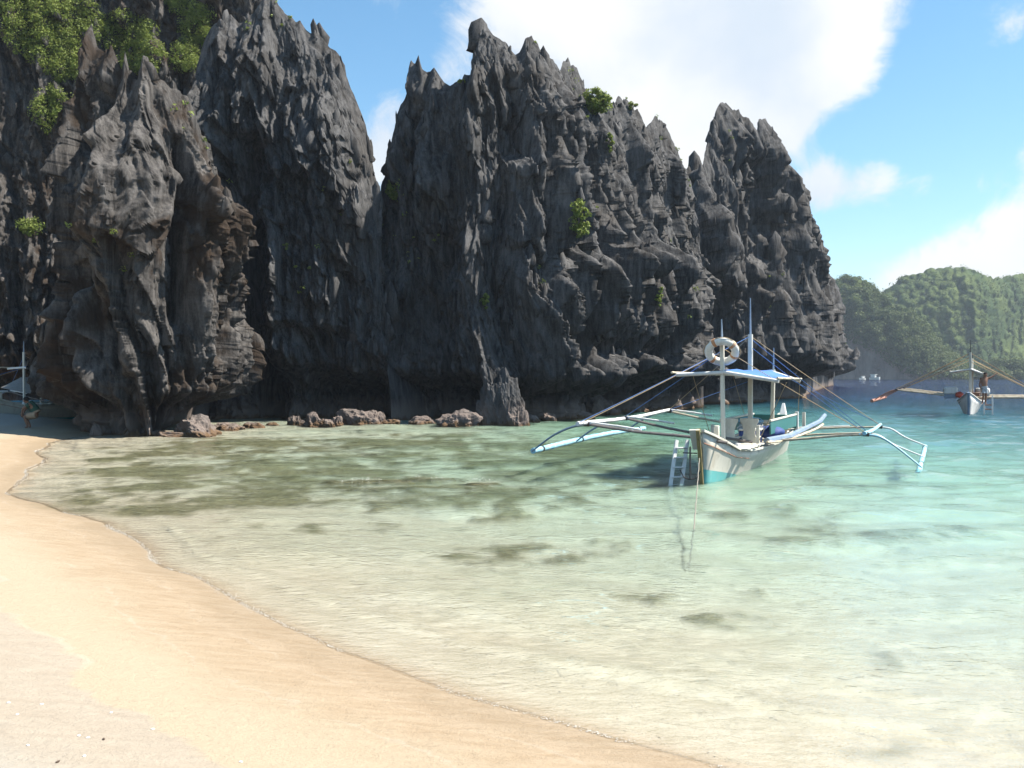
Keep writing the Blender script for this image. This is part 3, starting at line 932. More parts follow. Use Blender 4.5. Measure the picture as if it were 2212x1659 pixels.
# ------------------------------------------------------------------ mesh builder for the built things
class MB:
    def __init__(s):
        s.v, s.f, s.mi = [], [], []

    def add(s, vs, fs, mi=0):
        o = len(s.v)
        s.v += [tuple(v) for v in vs]
        s.f += [tuple(i + o for i in f) for f in fs]
        s.mi += [mi] * len(fs)
        return s

    def box(s, c, size, rot=(0, 0, 0), mi=0, bev=.012):
        bm = bmesh.new()
        bmesh.ops.create_cube(bm, size=1)
        bmesh.ops.scale(bm, vec=size, verts=bm.verts)
        b = min(bev, min(size) * .3)
        bmesh.ops.bevel(bm, geom=bm.edges[:], offset=b, segments=1, affect='EDGES')
        M = Matrix.Translation(Vector(c)) @ Euler(rot).to_matrix().to_4x4()
        bm.verts.index_update()
        s.add([M @ v.co for v in bm.verts], [[v.index for v in f.verts] for f in bm.faces], mi)
        bm.free()
        return s

    def beam(s, a, b, w, h, mi=0, up=(0, 0, 1)):
        """square-sectioned bar from a to b"""
        a, b = Vector(a), Vector(b)
        d = (b - a)
        z = d.normalized()
        x = Vector(up).cross(z)
        if x.length < 1e-4:
            x = Vector((1, 0, 0)).cross(z)
        x.normalize()
        y = z.cross(x)
        bev = min(w, h) * .15
        ring = [(w / 2, h / 2 - bev), (w / 2 - bev, h / 2), (-w / 2 + bev, h / 2), (-w / 2, h / 2 - bev), (-w / 2, -h / 2 + bev), (-w / 2 + bev, -h / 2), (w / 2 - bev, -h / 2), (w / 2, -h / 2 + bev)]
        vs = [p + x * i + y * j for p in (a, b) for i, j in ring]
        fs = [(k, (k + 1) % 8, 8 + (k + 1) % 8, 8 + k) for k in range(8)] + [tuple(range(7, -1, -1)), tuple(range(8, 16))]
        return s.add(vs, fs, mi)

    def tube(s, pts, rad, n=8, mi=0, closed=False):
        P = [Vector(p) for p in pts]
        m = len(P)
        rs = rad if isinstance(rad, (list, tuple)) else [rad] * m
        vs, fs = [], []
        prev = None
        for i, p in enumerate(P):
            a = P[(i - 1) % m] if closed else P[max(i - 1, 0)]
            b = P[(i + 1) % m] if closed else P[min(i + 1, m - 1)]
            t = (b - a).normalized()
            if prev is None:
                x = t.orthogonal().normalized()
            else:
                x = (prev - t * prev.dot(t)).normalized()
            prev = x
            y = t.cross(x)
            for k in range(n):
                an = 2 * math.pi * k / n
                vs.append(p + (x * math.cos(an) + y * math.sin(an)) * rs[i])
        for i in range(m if closed else m - 1):
            j = (i + 1) % m
            for k in range(n):
                fs.append((i * n + k, i * n + (k + 1) % n, j * n + (k + 1) % n, j * n + k))
        if not closed:
            fs.append(tuple(range(n - 1, -1, -1)))
            fs.append(tuple((m - 1) * n + k for k in range(n)))
        return s.add(vs, fs, mi)

    def build(s, name, mats, parent=None, smooth=True, recv=False):
        me = bpy.data.meshes.new(name)
        me.from_pydata(s.v, [], s.f)
        for m in (mats if isinstance(mats, (list, tuple)) else [mats]):
            me.materials.append(m)
        me.polygons.foreach_set('material_index', s.mi)
        bm = bmesh.new()
        bm.from_mesh(me)
        bmesh.ops.recalc_face_normals(bm, faces=bm.faces[:])
        bm.to_mesh(me)
        bm.free()
        if smooth:
            me.shade_smooth()
            me.set_sharp_from_angle(angle=R(38))
        o = link(bpy.data.objects.new(name, me), parent)
        o.cycles.is_caustics_receiver = True
        return o


def spline(pts, n=8):
    P = [Vector(p) for p in pts]
    if len(P) == 2:
        return [P[0].lerp(P[1], k / n) for k in range(n + 1)]
    out = []
    for i in range(len(P) - 1):
        a, b, c, d = P[max(i - 1, 0)], P[i], P[i + 1], P[min(i + 2, len(P) - 1)]
        for k in range(n):
            t = k / n
            out.append(.5 * ((2 * b) + (c - a) * t + (2 * a - 5 * b + 4 * c - d) * t * t + (3 * b - a - 3 * c + d) * t ** 3))
    out.append(P[-1])
    return out


def bamboo(mb, pts, r0, r1=None, node=.42, mi=0, n=7):
    """a cane: slightly crooked, with a ridge at each joint"""
    r1 = r1 or r0
    S = spline(pts, 10)
    L = [0]
    for a, b in zip(S[:-1], S[1:]):
        L.append(L[-1] + (b - a).length)
    tot = L[-1]
    ts = []
    k = node * .5
    cuts = [0.0]
    while k < tot - .03:
        cuts += [k - .03, k, k + .03]
        k += node * (.85 + .3 * random.random())
    cuts.append(tot)
    P, Rr = [], []
    j = 0
    for c in sorted(cuts):
        while j < len(L) - 2 and L[j + 1] < c:
            j += 1
        f = (c - L[j]) / max(1e-6, L[j + 1] - L[j])
        P.append(S[j].lerp(S[j + 1], min(1, max(0, f))) + Vector((random.uniform(-1, 1), random.uniform(-1, 1), random.uniform(-1, 1))) * .004)
        base = r0 + (r1 - r0) * c / tot
        Rr.append(base * (1.14 if any(abs(c - q) < 1e-6 for q in cuts[2::3]) and 0 < c < tot else 1.0))
    return mb.tube(P, Rr, n, mi)


def empty(name, loc=(0, 0, 0), rz=0.0, parent=None):
    o = bpy.data.objects.new(name, None)
    o.location = loc
    o.rotation_euler = (0, 0, rz)
    o.empty_display_size = .2
    return link(o, parent)


def copy_tree(o, parent=None):
    c = o.copy()
    COL.objects.link(c)
    c.parent = parent
    for ch in list(o.children):
        copy_tree(ch, c)
    return c


P_CREAM = paint('cream_boat_paint', (.68, .64, .53), .5, .3, (.38, .32, .22), 3)
P_WHITE = paint('white_paint', (.8, .78, .72), .5, .22, (.45, .4, .33), 5)
P_TEAL = paint('teal_bottom_paint', (.1, .42, .4), .5, .3, (.25, .4, .36), 4)
P_DTEAL = paint('dark_teal_paint', (.03, .16, .15), .5, .2)
P_SKYB = paint('pale_blue_paint', (.3, .62, .72), .5, .35, (.7, .7, .66), 6)
P_BLUE = paint('blue_tarp', (.06, .17, .48), .6, .2, (.12, .25, .5), 4)
P_NAVY = paint('navy_cloth', (.02, .05, .2), .7, .3, (.05, .1, .3), 8)
P_GREYB = paint('grey_blue_paint', (.2, .27, .36), .5, .3, (.35, .38, .4), 6)
P_BAMB = paint('bleached_bamboo', (.62, .52, .37), .6, .4, (.36, .27, .17), 5)
P_DARKB = paint('dark_bamboo', (.2, .17, .15), .7, .4, (.1, .08, .07), 5)
P_TARPW = paint('white_tarp', (.72, .7, .65), .7, .15)
P_ROPE = paint('tan_rope', (.42, .31, .18), .9, .3, scale=30)
P_LINE = paint('weathered_line', (.27, .24, .19), .9, .3, scale=30)
P_ROPEB = paint('blue_rope', (.1, .2, .42), .9, .3, scale=30)
P_BLACK = paint('black_iron', (.025, .025, .027), .5, .3, (.09, .05, .03), 12)
P_OCHRE = paint('ochre_stem_paint', (.34, .26, .1), .7, .5, (.12, .09, .05), 6)
P_ORANGE = paint('orange_band', (.52, .24, .1), .7, .5, (.6, .5, .38), 9)
P_FOAMW = paint('lifebuoy_white', (.8, .78, .7), .7, .3, (.5, .42, .3), 8)
P_RED = paint('red_paint', (.55, .07, .03), .5, .3, (.3, .08, .05), 8)
P_REDB = paint('faded_red_paint', (.42, .2, .13), .6, .4, (.2, .1, .07), 6)
P_BROWN = paint('brown_box', (.24, .13, .08), .6, .3, scale=8)
P_SKIN = paint('tanned_skin', (.23, .115, .065), .55, .1, scale=10)
P_SHORT = paint('pale_shorts', (.42, .46, .48), .8, .2, scale=14)
P_TAN = paint('tan_shorts', (.36, .26, .17), .8, .2, scale=14)
P_GREEN = paint('dark_green_shirt', (.02, .07, .045), .8, .2, scale=14)
P_HAIR = paint('dark_hair', (.008, .007, .006), .95, .2, scale=30)


# ------------------------------------------------------------------ outrigger boats
def hull_parts(root, st, M_up, M_low, trim, deckmat, zl=.2, deck=.1):
    """st: stations (t, half beam, keel z, sheer z left, sheer z right, rake)"""
    mb = MB()
    rows = []
    nst = len(st)
    for (t, b, k, sl, sr, rk) in st:
        row = []
        for side, s_ in ((-1, sl), (1, sr)):
            seq = []
            zb = min(max((zl if zl <= 0 else max(-.06, .27 - .14 * t)), k + .05), s_ - .05)
            for z, f in ((k, .08), (k + .3 * (zb - k), .3), (k + .7 * (zb - k), .44), (zb, .52), (zb + .35 * (s_ - zb), .68), (zb + .7 * (s_ - zb), .86), (s_, 1.0)):
                e = (z - k) / max(.01, s_ - k)
                seq.append((side * b * f, t - rk * e ** 1.4, z))
            row.append(seq)
        rows.append(row[0][::-1] + row[1])
    n = 14
    vs = [v for r in rows for v in r]
    for i in range(nst - 1):
        for j in range(n - 1):
            low = 3 <= j <= 9
            mb.add([], [])
            mb.f.append((i * n + j, i * n + j + 1, (i + 1) * n + j + 1, (i + 1) * n + j))
            mb.mi.append(1 if low else 0)
    mb.v = [tuple(v) for v in vs]
    hull = mb.build('hull', [M_up, M_low], root)
    sol = hull.modifiers.new('planking', 'SOLIDIFY')
    sol.thickness = .035
    sol.offset = -1
    for side in (0, 13):
        g = MB()
        P = [Vector(r[side]) for r in rows]
        for a, b in zip(P[:-1], P[1:]):
            g.beam(a + Vector((0, 0, .02)), b + Vector((0, 0, .02)), .075, .05)
        g.build('gunwale', trim, root)
    d = MB()
    vs, fs = [], []
    for (t, b, k, sl, sr, rk) in st[1:-1]:
        z = min(sl, sr) - deck
        vs += [(-b * .93, t - rk * .5, z), (b * .93, t - rk * .5, z)]
    for i in range(len(st) - 3):
        fs.append((2 * i, 2 * i + 1, 2 * i + 3, 2 * i + 2))
    d.add(vs, fs)
    dk = d.build('deck', deckmat, root)
    so = dk.modifiers.new('thickness', 'SOLIDIFY')
    so.thickness = .03
    return rows


def mast_part(root, base, ztop, zrod, w, lo, hi, dx=0.0):
    m = MB()
    b = Vector(base)
    m.beam(b, (b.x + dx, b.y, ztop), w, w, up=(0, 1, 0))
    o = m.build('mast', lo, root)
    r = MB()
    r.tube([(b.x + dx, b.y, ztop - .25), (b.x + dx, b.y, ztop + .04), (b.x + dx, b.y, ztop + .05), (b.x + dx * 1.3, b.y, zrod)], [.03, .03, .028, .012], 6)
    r.build('mast_tip', hi, o)
    return o


def rope_part(root, a, b, mat, r=.008, sag=.02):
    a, b = Vector(a), Vector(b)
    pts = [a.lerp(b, k / 8) - Vector((0, 0, sag * (b - a).length * 4 * (k / 8) * (1 - k / 8) * .25)) for k in range(9)]
    m = MB()
    m.tube(pts, r, 5)
    return m.build('stay_rope', mat, root)


def canopy_part(root, t0, t1, ridge, left, right, top, under):
    """ridge, left, right: (lateral, z) at front and back"""
    m = MB()
    n = 8
    vs, fs = [], []
    for i in range(n + 1):
        f = i / n
        t = t0 + (t1 - t0) * f
        pts = []
        for q in range(9):
            g = q / 8
            (l0, z0), (l1, z1) = left
            (r0, y0), (r1, y1) = right
            (c0, w0), (c1, w1) = ridge
            L, LZ = l0 + (l1 - l0) * f, z0 + (z1 - z0) * f
            Rr, RZ = r0 + (r1 - r0) * f, y0 + (y1 - y0) * f
            Cc, CZ = c0 + (c1 - c0) * f, w0 + (w1 - w0) * f
            if g < .5:
                h = g * 2
                p = (L + (Cc - L) * h, LZ + (CZ - LZ) * h - .05 * math.sin(math.pi * h))
            else:
                h = g * 2 - 1
                p = (Cc + (Rr - Cc) * h, CZ + (RZ - CZ) * h - .05 * math.sin(math.pi * h))
            pts.append((p[0], t, p[1] + .015 * math.sin(i * 2.1 + q)))
        vs += pts
    for i in range(n):
        for q in range(8):
            fs.append((i * 9 + q, i * 9 + q + 1, (i + 1) * 9 + q + 1, (i + 1) * 9 + q))
    k = len(vs)
    vs2 = vs + [(x, y, z - .02) for x, y, z in vs]
    m.add(vs2, fs, 0)
    m.f += [tuple(k + j for j in f[::-1]) for f in fs]
    m.mi += [1] * len(fs)
    me = bpy.data.meshes.new('canopy')
    me.from_pydata(m.v, [], m.f)
    me.materials.append(top)
    me.materials.append(under)
    me.polygons.foreach_set('material_index', m.mi)
    me.shade_smooth()
    o = link(bpy.data.objects.new('canopy', me), root)
    for idx in (0, 8):
        e = MB()
        A, B = Vector(vs[idx]), Vector(vs[n * 9 + idx])
        d = (B - A) * .06
        bamboo(e, [A - d, B + d], .024)
        e.build('eave_pole', P_BAMB, o)
    e = MB()
    A, B = Vector(vs[4]) - Vector((0, 0, .045)), Vector(vs[n * 9 + 4]) - Vector((0, 0, .045))
    bamboo(e, [A, B], .022)
    e.build('ridge_pole', P_BAMB, o)
    for i in (0, n):
        for q in (0, 4):
            e = MB()
            bamboo(e, [Vector(vs[i * 9 + q]) - Vector((0, 0, .05)), Vector(vs[i * 9 + q + 2]) - Vector((0, 0, .075)), Vector(vs[i * 9 + q + 4]) - Vector((0, 0, .06))], .042, node=3)
            e.build('rafter', P_TARPW, o)
    return o


def outrigger_arm(root, pts, leg, r=.036, mat=None, legmat=None, sleeve=None):
    m = MB()
    bamboo(m, pts, r, r * .9)
    o = m.build('outrigger_arm', mat or P_BAMB, root)
    if sleeve:
        s_ = MB()
        bamboo(s_, sleeve, r * .8, r * .75)
        s_.build('arm_brace', P_WHITE, o)
    g = MB()
    g.tube(spline(leg, 6), [r * .95 - (r * .35) * k / (6 * (len(leg) - 1)) for k in range(6 * (len(leg) - 1) + 1)], 7)
    g.build('outrigger_leg', legmat or P_SKYB, o)
    w = MB()
    p = Vector(pts[-1])
    w.tube([p + Vector((-.07, 0, .0)), p + Vector((-.03, 0, .005)), p + Vector((.03, 0, 0)), p + Vector((.07, 0, -.01))], [.045, .052, .05, .044], 8)
    w.build('lashing', P_ROPE if mat is None else P_BLACK, o)
    return o


def outrigger_float(root, a, b, r=.075, mat=None, bow=.05):
    m = MB()
    a, b = Vector(a), Vector(b)
    mid = a.lerp(b, .5) - Vector((0, 0, bow))
    bamboo(m, [a, mid, b], r, r * .95, node=.7, n=10)
    o = m.build('outrigger_float', mat or P_SKYB, root)
    for f in (.06, .36, .93):
        s = MB()
        p = a.lerp(b, f) - Vector((0, 0, bow * 4 * f * (1 - f)))
        d = (b - a).normalized() * .04
        s.tube([p - d, p + d], r * 1.12, 10)
        s.build('float_lashing', P_BLACK, o)
    return o


# ---- the near boat
B1 = Vector((3.70, 19.4, 0))
B1A = -math.atan2(.405, .914)
boat1 = empty('outrigger_boat', B1, B1A)
tag(boat1, 'cream and teal outrigger boat moored in the shallows, with three masts and a lifebuoy', 'boat', 'outrigger boats in the bay')
ST1 = [(.02, .05, -.32, 1.0, 1.0, .30), (.35, .16, -.36, .93, .9, .27), (.8, .27, -.4, .8, .76, .2), (1.5, .41, -.43, .64, .54, .1), (2.3, .5, -.45, .56, .47, .04), (3.5, .57, -.46, .54, .45, 0), (5, .6, -.46, .54, .46, 0), (6.5, .57, -.45, .56, .48, 0),
       (8, .48, -.4, .62, .55, 0), (9.2, .34, -.3, .74, .68, -.06), (9.9, .14, -.15, .95, .9, -.14)]
rows1 = hull_parts(boat1, ST1, P_CREAM, P_TEAL, P_CREAM, P_CREAM, .12, .06)
m = MB()
for a_, b_ in zip(rows1[:-7], rows1[1:-6]):
    A_, B_ = Vector(a_[12]), Vector(b_[12])
    m.tube([A_ + Vector((.012, 0, 0)), B_ + Vector((.012, 0, 0))], .009, 5)
m.build('pinstripe', P_REDB, boat1)
m = MB()
m.beam((-.03, -.33, 1.04), (-.03, -.12, .45), .11, .07, up=(1, 0, 0)).beam((-.03, -.12, .45), (-.02, .02, -.3), .1, .07, up=(1, 0, 0))
stem = m.build('stem', P_OCHRE, boat1)
m = MB()
m.beam((-.1, -.34, 1.04), (-.075, -.14, .66), .04, .2, up=(1, 0, 0))
m.build('bow_board', P_CREAM, stem)
m = MB()
m.box((.12, .6, .9), (.1, .1, .36))
m.build('mooring_bitt', P_CREAM, boat1)
m = MB()
m.tube([(.36, 1.5, .5), (.36, 1.5, .66), (.36, 1.5, .68)], [.06, .06, .045], 10)
m.build('bollard', P_WHITE, boat1)
mast_part(boat1, (0, 1.8, .45), 2.78, 3.25, .085, P_CREAM, P_GREYB, -.03)
mast_part(boat1, (0, 4.8, .45), 3.04, 3.9, .105, P_CREAM, P_GREYB, .0)
mast_part(boat1, (-.03, 8.0, .45), 2.22, 2.8, .095, P_CREAM, P_GREYB, .04)
canopy_part(boat1, 1.75, 7.7, ((0, 2.2), (0, 2.2)), ((-1.0, 2.13), (-.95, 2.08)), ((1.15, 2.0), (.75, 1.98)), P_BLUE, P_TARPW)
# arms on the right, resting float in the water
AR = [(4.2, .9, .60, 2.64, .77, .05), (6.0, .6, .58, 2.5, .70, .14), (8.3, .5, .62, 2.65, .74, .24)]
for k, (t, l0, z0, l1, z1, zf) in enumerate(AR):
    outrigger_arm(boat1, [(-.45, t, z0 - .02), (l0, t, z0), ((l0 + l1) / 2, t, (z0 + z1) / 2 + .01), (l1, t, z1)],
                  [(l1 - .15, t, z1 - .01), (l1 + .25, t, z1 - .04), (l1 + .62, t, z1 - .26), (3.78, t, zf + .03)], .03 if k == 0 else .025, P_BAMB, P_SKYB if k == 0 else P_WHITE,
                  [(.6, t + .12, z0 + .05), (1.9, t + .1, (z0 + z1) / 2 + .06)] if k == 2 else None)
outrigger_float(boat1, (3.72, 3.5, -.03), (3.72, 9.0, .22), .055, P_SKYB, .0)
# arms on the left, float carried clear of the water
AL = [(.3, -.3, .86, -2.5, 1.07, .47), (2.9, -.4, .72, -2.5, 1.09, .5), (6.76, -.5, .78, -2.5, 1.12, .54)]
for k, (t, l0, z0, l1, z1, zf) in enumerate(AL):
    ml = (l0 + l1) / 2
    outrigger_arm(boat1, [(.4, t, z0 - .1), (l0, t, z0), (ml, t, (z0 + z1) / 2 - .03), (l1, t, z1)],
                  [(l1 + .1, t, z1), (l1 - .3, t, z1 - .06), (l1 - .75, t, z1 - .26), (-3.72, t, zf)], .031, P_DARKB if k < 2 else P_BAMB, P_GREYB,
                  [(l1 + .02, t + .05, z1 + .03), (l1 + .55, t + .05, z1 - .02), (l1 + 1.15, t + .05, z1 - .1)])
outrigger_float(boat1, (-3.74, .4, .47), (-3.72, 8.6, .55), .062, P_SKYB, -.05)
for (a_, b_, mt) in (((-2.5, -.25, 1.10), (-2.5, 6.9, 1.15), P_WHITE), ((2.62, 4.0, .8), (2.66, 8.5, .79), P_SKYB)):
    m = MB()
    bamboo(m, [a_, (a_[0], (a_[1] + b_[1]) / 2, (a_[2] + b_[2]) / 2 - .05), b_], .046, .04, node=.6)
    m.build('outrigger_rail', mt, boat1)
for a_, b_, mt in (((0, 4.8, 3.0), (-2.5, -.2, 1.12), P_ROPEB), ((0, 4.8, 3.0), (-2.5, .1, 1.12), P_ROPE), ((0, 4.8, 3.0), (-2.5, 6.8, 1.16), P_ROPE), ((-.03, 1.8, 2.6), (-2.5, 2.9, 1.12), P_ROPEB), ((0, 8.0, 2.15), (-2.5, 6.7, 1.15), P_ROPEB),
                   ((0, 4.8, 3.0), (2.64, 8.3, .8), P_ROPE), ((0, 4.8, 2.95), (2.5, 6.0, .76), P_ROPEB), ((0, 4.8, 2.75), (2.62, 4.2, .8), P_ROPEB), ((-.03, 1.8, 2.65), (2.64, 4.2, .8), P_ROPE), ((0, 8.0, 2.2), (2.66, 8.4, .8), P_ROPEB),
                   ((1.2, 2.4, 1.92), (.5, 3.0, .6), P_ROPE), ((.75, 7.6, 1.9), (.45, 9.3, .75), P_ROPE), ((-.95, 7.4, 2.1), (-.5, 7.2, .7), P_ROPE), ((-.95, 3, 2.1), (-.55, 3.2, .6), P_ROPE)):
    rope_part(boat1, a_, b_, mt)
# deck fittings that belong to the boat
for k, t in enumerate((1.55, 1.95, 2.35, 2.75, 3.15)):
    m = MB()
    m.box((.12, t, .565 + .004 * (k % 2)), (.95, .26, .04))
    m.build('deck_plank', P_CREAM, boat1)
for t in (3.0, 6.9):
    for s_ in (-1, 1):
        m = MB()
        m.beam((s_ * .5, t, .4), (s_ * .5, t, .98), .07, .07, up=(0, 1, 0))
        m.build('stanchion', P_CREAM, boat1)
for s_ in (-1, 1):
    m = MB()
    m.box((s_ * .56, 6.2, .86), (.035, 4.0, .3))
    m.build('cabin_side', P_DTEAL, boat1)
    m = MB()
    m.beam((s_ * .56, 4.15, 1.03), (s_ * .56, 8.2, 1.03), .07, .04)
    m.build('cabin_rail', P_CREAM, boat1)
m = MB()
m.box((0, 8.22, .84), (1.14, .04, .36))
m.build('cabin_bulkhead', P_DTEAL, boat1)
m = MB()
m.beam((.57, 8.3, .55), (.57, 8.3, 1.1), .09, .09, up=(0, 1, 0))
m.build('cabin_post', P_WHITE, boat1)
for k in range(3):
    m = MB()
    m.box((.1, 6.6 - .05 * k, .68 + .11 * k), (.8, .05, .09))
    m.build('bench_slat', P_CREAM, boat1)
m = MB()
m.add([(-.1, 9.5, .85), (.1, 9.5, .85), (.1, 9.9, .85), (-.1, 9.9, .85), (-.03, 9.72, 1.28), (.03, 9.72, 1.28), (.03, 9.8, 1.28), (-.03, 9.8, 1.28)], [(0, 1, 5, 4), (1, 2, 6, 5), (2, 3, 7, 6), (3, 0, 4, 7), (4, 5, 6, 7), (3, 2, 1, 0)])
m.build('stern_post', P_WHITE, boat1)
m = MB()
m.beam((.62, 9.3, .5), (.62, 9.3, 1.05), .085, .085, up=(0, 1, 0))
m.build('stern_bitt', P_CREAM, boat1)


def wp(l, t, z):
    """a point of the near boat in the world"""
    return B1 + Matrix.Rotation(B1A, 3, 'Z') @ Vector((l, t, z))


# things aboard and alongside
lb = empty('lifebuoy', wp(-.03, 1.8, 2.62), B1A)
tag(lb, 'white ring lifebuoy with orange bands, hung round the front mast', 'lifebuoy')
tilt = Matrix.Rotation(R(-50), 3, 'X') @ Matrix.Rotation(R(10), 3, 'Y')
ctr = Vector((0, 0, -.05))
ring = lambda a: ctr + Matrix.Rotation(-B1A, 3, 'Z') @ (tilt @ Vector((math.cos(a) * .275, math.sin(a) * .275, 0)))
m = MB()
m.tube([ring(2 * math.pi * k / 36) for k in range(36)], [.085 + .004 * math.sin(k * 2.3) for k in range(36)], 12, closed=True)
m.build('ring', P_FOAMW, lb)
for a0 in (.15, 2.1, 3.9, 5.3):
    m = MB()
    m.tube([ring(a0 + .045 * k) for k in range(6)], .0895, 12)
    m.build('band', P_ORANGE, lb)
m = MB()
for k in range(24):
    pass
m.tube([ctr + (ring(2 * math.pi * k / 48) - ctr) * (1.33 + .05 * math.cos(k / 48 * 2 * math.pi * 4)) for k in range(48)], .009, 5, closed=True)
m.build('grab_rope', P_ROPE, lb)

ld = empty('ladder', wp(-.42, -.25, 0), B1A + R(35))
tag(ld, 'white wooden boarding ladder leaning from the bow of the cream boat into the water', 'ladder')
for x in (-.1, .12):
    m = MB()
    m.beam((x - .16, -.15, -.25), (x + .1, .12, .82), .045, .07, up=(1, 0, 0))
    m.build('stile', P_WHITE, ld)
for k in range(5):
    f = .18 + .17 * k
    m = MB()
    m.box((.01 + .26 * f - .16, -.15 + .27 * f, -.25 + 1.07 * f), (.24, .12, .03), (R(-6), 0, 0))
    m.build('rung', P_WHITE, ld)

an = empty('anchor', wp(-.16, -.42, .3), B1A)
tag(an, 'small black iron anchor hanging at the bow of the cream boat', 'anchor')
m = MB()
m.tube([(0, 0, .42), (0, 0, -.2)], .018, 7)
m.build('shank', P_BLACK, an)
for s_ in (-1, 1):
    m = MB()
    m.tube(spline([(0, 0, -.2), (s_ * .12, .02, -.17), (s_ * .2, .03, -.03)], 5), [.02 - .001 * k for k in range(11)], 6)
    m.build('fluke', P_BLACK, an)
m = MB()
m.tube([(-.14, 0, .3), (.14, 0, .3)], .012, 6)
m.build('stock', P_BLACK, an)

A_, B_ = Vector((3.56, 19.08, .5)), Vector((1.92, 10.9, -.2))
m = MB()
pts = [A_.lerp(B_, k / 30) - Vector((0, 0, .05 * math.sin(math.pi * k / 30))) + Vector((.004 * math.sin(k * 2.1), 0, 0)) for k in range(31)]
m.tube(pts, .009, 6)
o = m.build('mooring_rope', P_LINE)
tag(o, 'taut mooring rope running from the cream bow down into the clear water', 'rope')


def seat(loc, rz, label):
    e = empty('deck_chair', loc, rz)
    tag(e, label, 'chair', 'white seats on the near boat')
    m = MB()
    m.box((0, 0, .2), (.4, .36, .04))
    m.build('seat', P_CREAM, e)
    n = 20
    prof = []
    for k in range(n + 1):                           # waisted back board
        z = .0 + .62 * k / n
        w = .2 - .075 * math.sin(math.pi * min(1, max(0, (z - .12) / .42))) ** .8
        prof.append((w, z))
    vs = [(s_ * w, y, z) for y in (.17, .2) for s_ in (-1, 1) for w, z in prof]
    N = n + 1
    fs = []
    for k in range(n):
        fs += [(k, N + k, N + k + 1, k + 1), (2 * N + k, 2 * N + k + 1, 3 * N + k + 1, 3 * N + k), (k, k + 1, 2 * N + k + 1, 2 * N + k), (N + k, 3 * N + k, 3 * N + k + 1, N + k + 1)]
    fs += [(n, N + n, 3 * N + n, 2 * N + n), (0, 2 * N, 3 * N, N)]
    m = MB()
    m.add(vs, fs)
    m.build('backrest', P_CREAM, e)
    for x in (-.16, .16):
        for y in (-.14, .14):
            m = MB()
            m.beam((x, y, 0), (x, y, .18), .035, .035, up=(0, 1, 0))
            m.build('leg', P_CREAM, e)
    return e


seat(wp(-.12, 3.1, .5), B1A + math.pi, 'white wooden seat with a waisted back, just behind the front mast')
seat(wp(.28, 3.35, .5), B1A + math.pi, 'white wooden seat with a waisted back, between the front and the tall mast')


def cooler(loc, rz, label, body, lid):
    e = empty('cooler_box', loc, rz)
    tag(e, label, 'cooler')
    MB().box((0, 0, .15), (.5, .36, .3), bev=.03).build('body', body, e)
    MB().box((0, 0, .325), (.52, .38, .06), bev=.02).build('lid', lid, e)
    m = MB()
    m.tube(spline([(-.26, 0, .22), (-.29, 0, .36), (-.15, 0, .42), (.15, 0, .42), (.29, 0, .36), (.26, 0, .22)], 5), .012, 6)
    m.build('handle', lid, e)
    return e


cooler(wp(.12, 4.2, .5), B1A + .1, 'blue cooler box with a white lid in front of the tall mast', P_NAVY, P_WHITE)
cooler(wp(-.1, 5.4, .62), B1A - .2, 'white cooler box on the deck behind the tall mast', P_WHITE, P_SKYB)


def lump(name, loc, size, mat, label, cat, seed, sub=3, rough=.25, freq=3.0, group=None, recv=True):
    bm = bmesh.new()
    bmesh.ops.create_icosphere(bm, subdivisions=sub, radius=1)
    P = np.array([v.co[:] for v in bm.verts])
    n = sum(vn3(P * freq * 2 ** k + seed * 3.7, seed + k) / 2 ** k for k in range(4)) / 1.875
    r = 1 + rough * (n - .5) * 2
    Q = P * r[:, None] * np.array(size)
    for v, q in zip(bm.verts, Q):
        v.co = q
    me = bpy.data.meshes.new(name)
    bm.to_mesh(me)
    bm.free()
    me.materials.append(mat)
    me.shade_smooth()
    o = link(bpy.data.objects.new(name, me))
    o.location = loc
    if label:
        tag(o, label, cat, group)
    o.cycles.is_caustics_receiver = recv
    return o


lump('cloth_bundle', wp(.42, 5.0, .72), (.34, .3, .16), P_NAVY, 'crumpled navy blue cloth bundle on the right side of the cream boat', 'bundle', 5)
m = MB()
bamboo(m, [wp(.62, 3.4, .62), wp(.95, 5.2, .66), wp(1.2, 7.2, .82), wp(1.25, 8.6, 1.0)], .075, .055, node=3)
o = m.build('rolled_awning', P_GREYB)
tag(o, 'grey blue rolled awning lying along the right edge of the cream boat', 'awning')
m = MB()
bamboo(m, [wp(.66, 3.2, .6), wp(.85, 4.4, .58), wp(1.2, 6.6, .7), wp(1.3, 7.8, .8)], .03)
o = m.build('bamboo_pole', P_BAMB)
tag(o, 'loose bamboo pole lying beside the grey rolled awning', 'pole')


# ---- the boat farther out
B2 = Vector((23.55, 51.8, 0))
B2A = -math.atan2(23.55, 51.8) - .02
boat2 = empty('outrigger_boat', B2, B2A)
tag(boat2, 'white outrigger boat seen bow on farther out at the right edge, a person aboard', 'boat', 'outrigger boats in the bay')
ST2 = [(.02, .05, -.2, 1.12, 1.12, .25), (.4, .2, -.3, 1.0, 1.0, .2), (1.0, .4, -.35, .82, .8, .1), (2, .58, -.38, .66, .62, 0), (4, .66, -.4, .6, .56, 0), (7, .64, -.4, .6, .56, 0), (9, .45, -.3, .72, .7, 0), (10, .15, -.1, .95, .95, -.1)]
hull_parts(boat2, ST2, P_WHITE, P_TEAL, P_WHITE, P_BROWN, .0, .1)
MB().beam((0, -.28, 1.16), (0, -.05, .4), .1, .12, up=(1, 0, 0)).beam((0, -.05, .4), (0, .05, -.3), .1, .12, up=(1, 0, 0)).build('stem', P_GREYB, boat2)
mast_part(boat2, (.05, 1.6, .6), 3.25, 3.9, .13, P_CREAM, P_BLACK, 0)
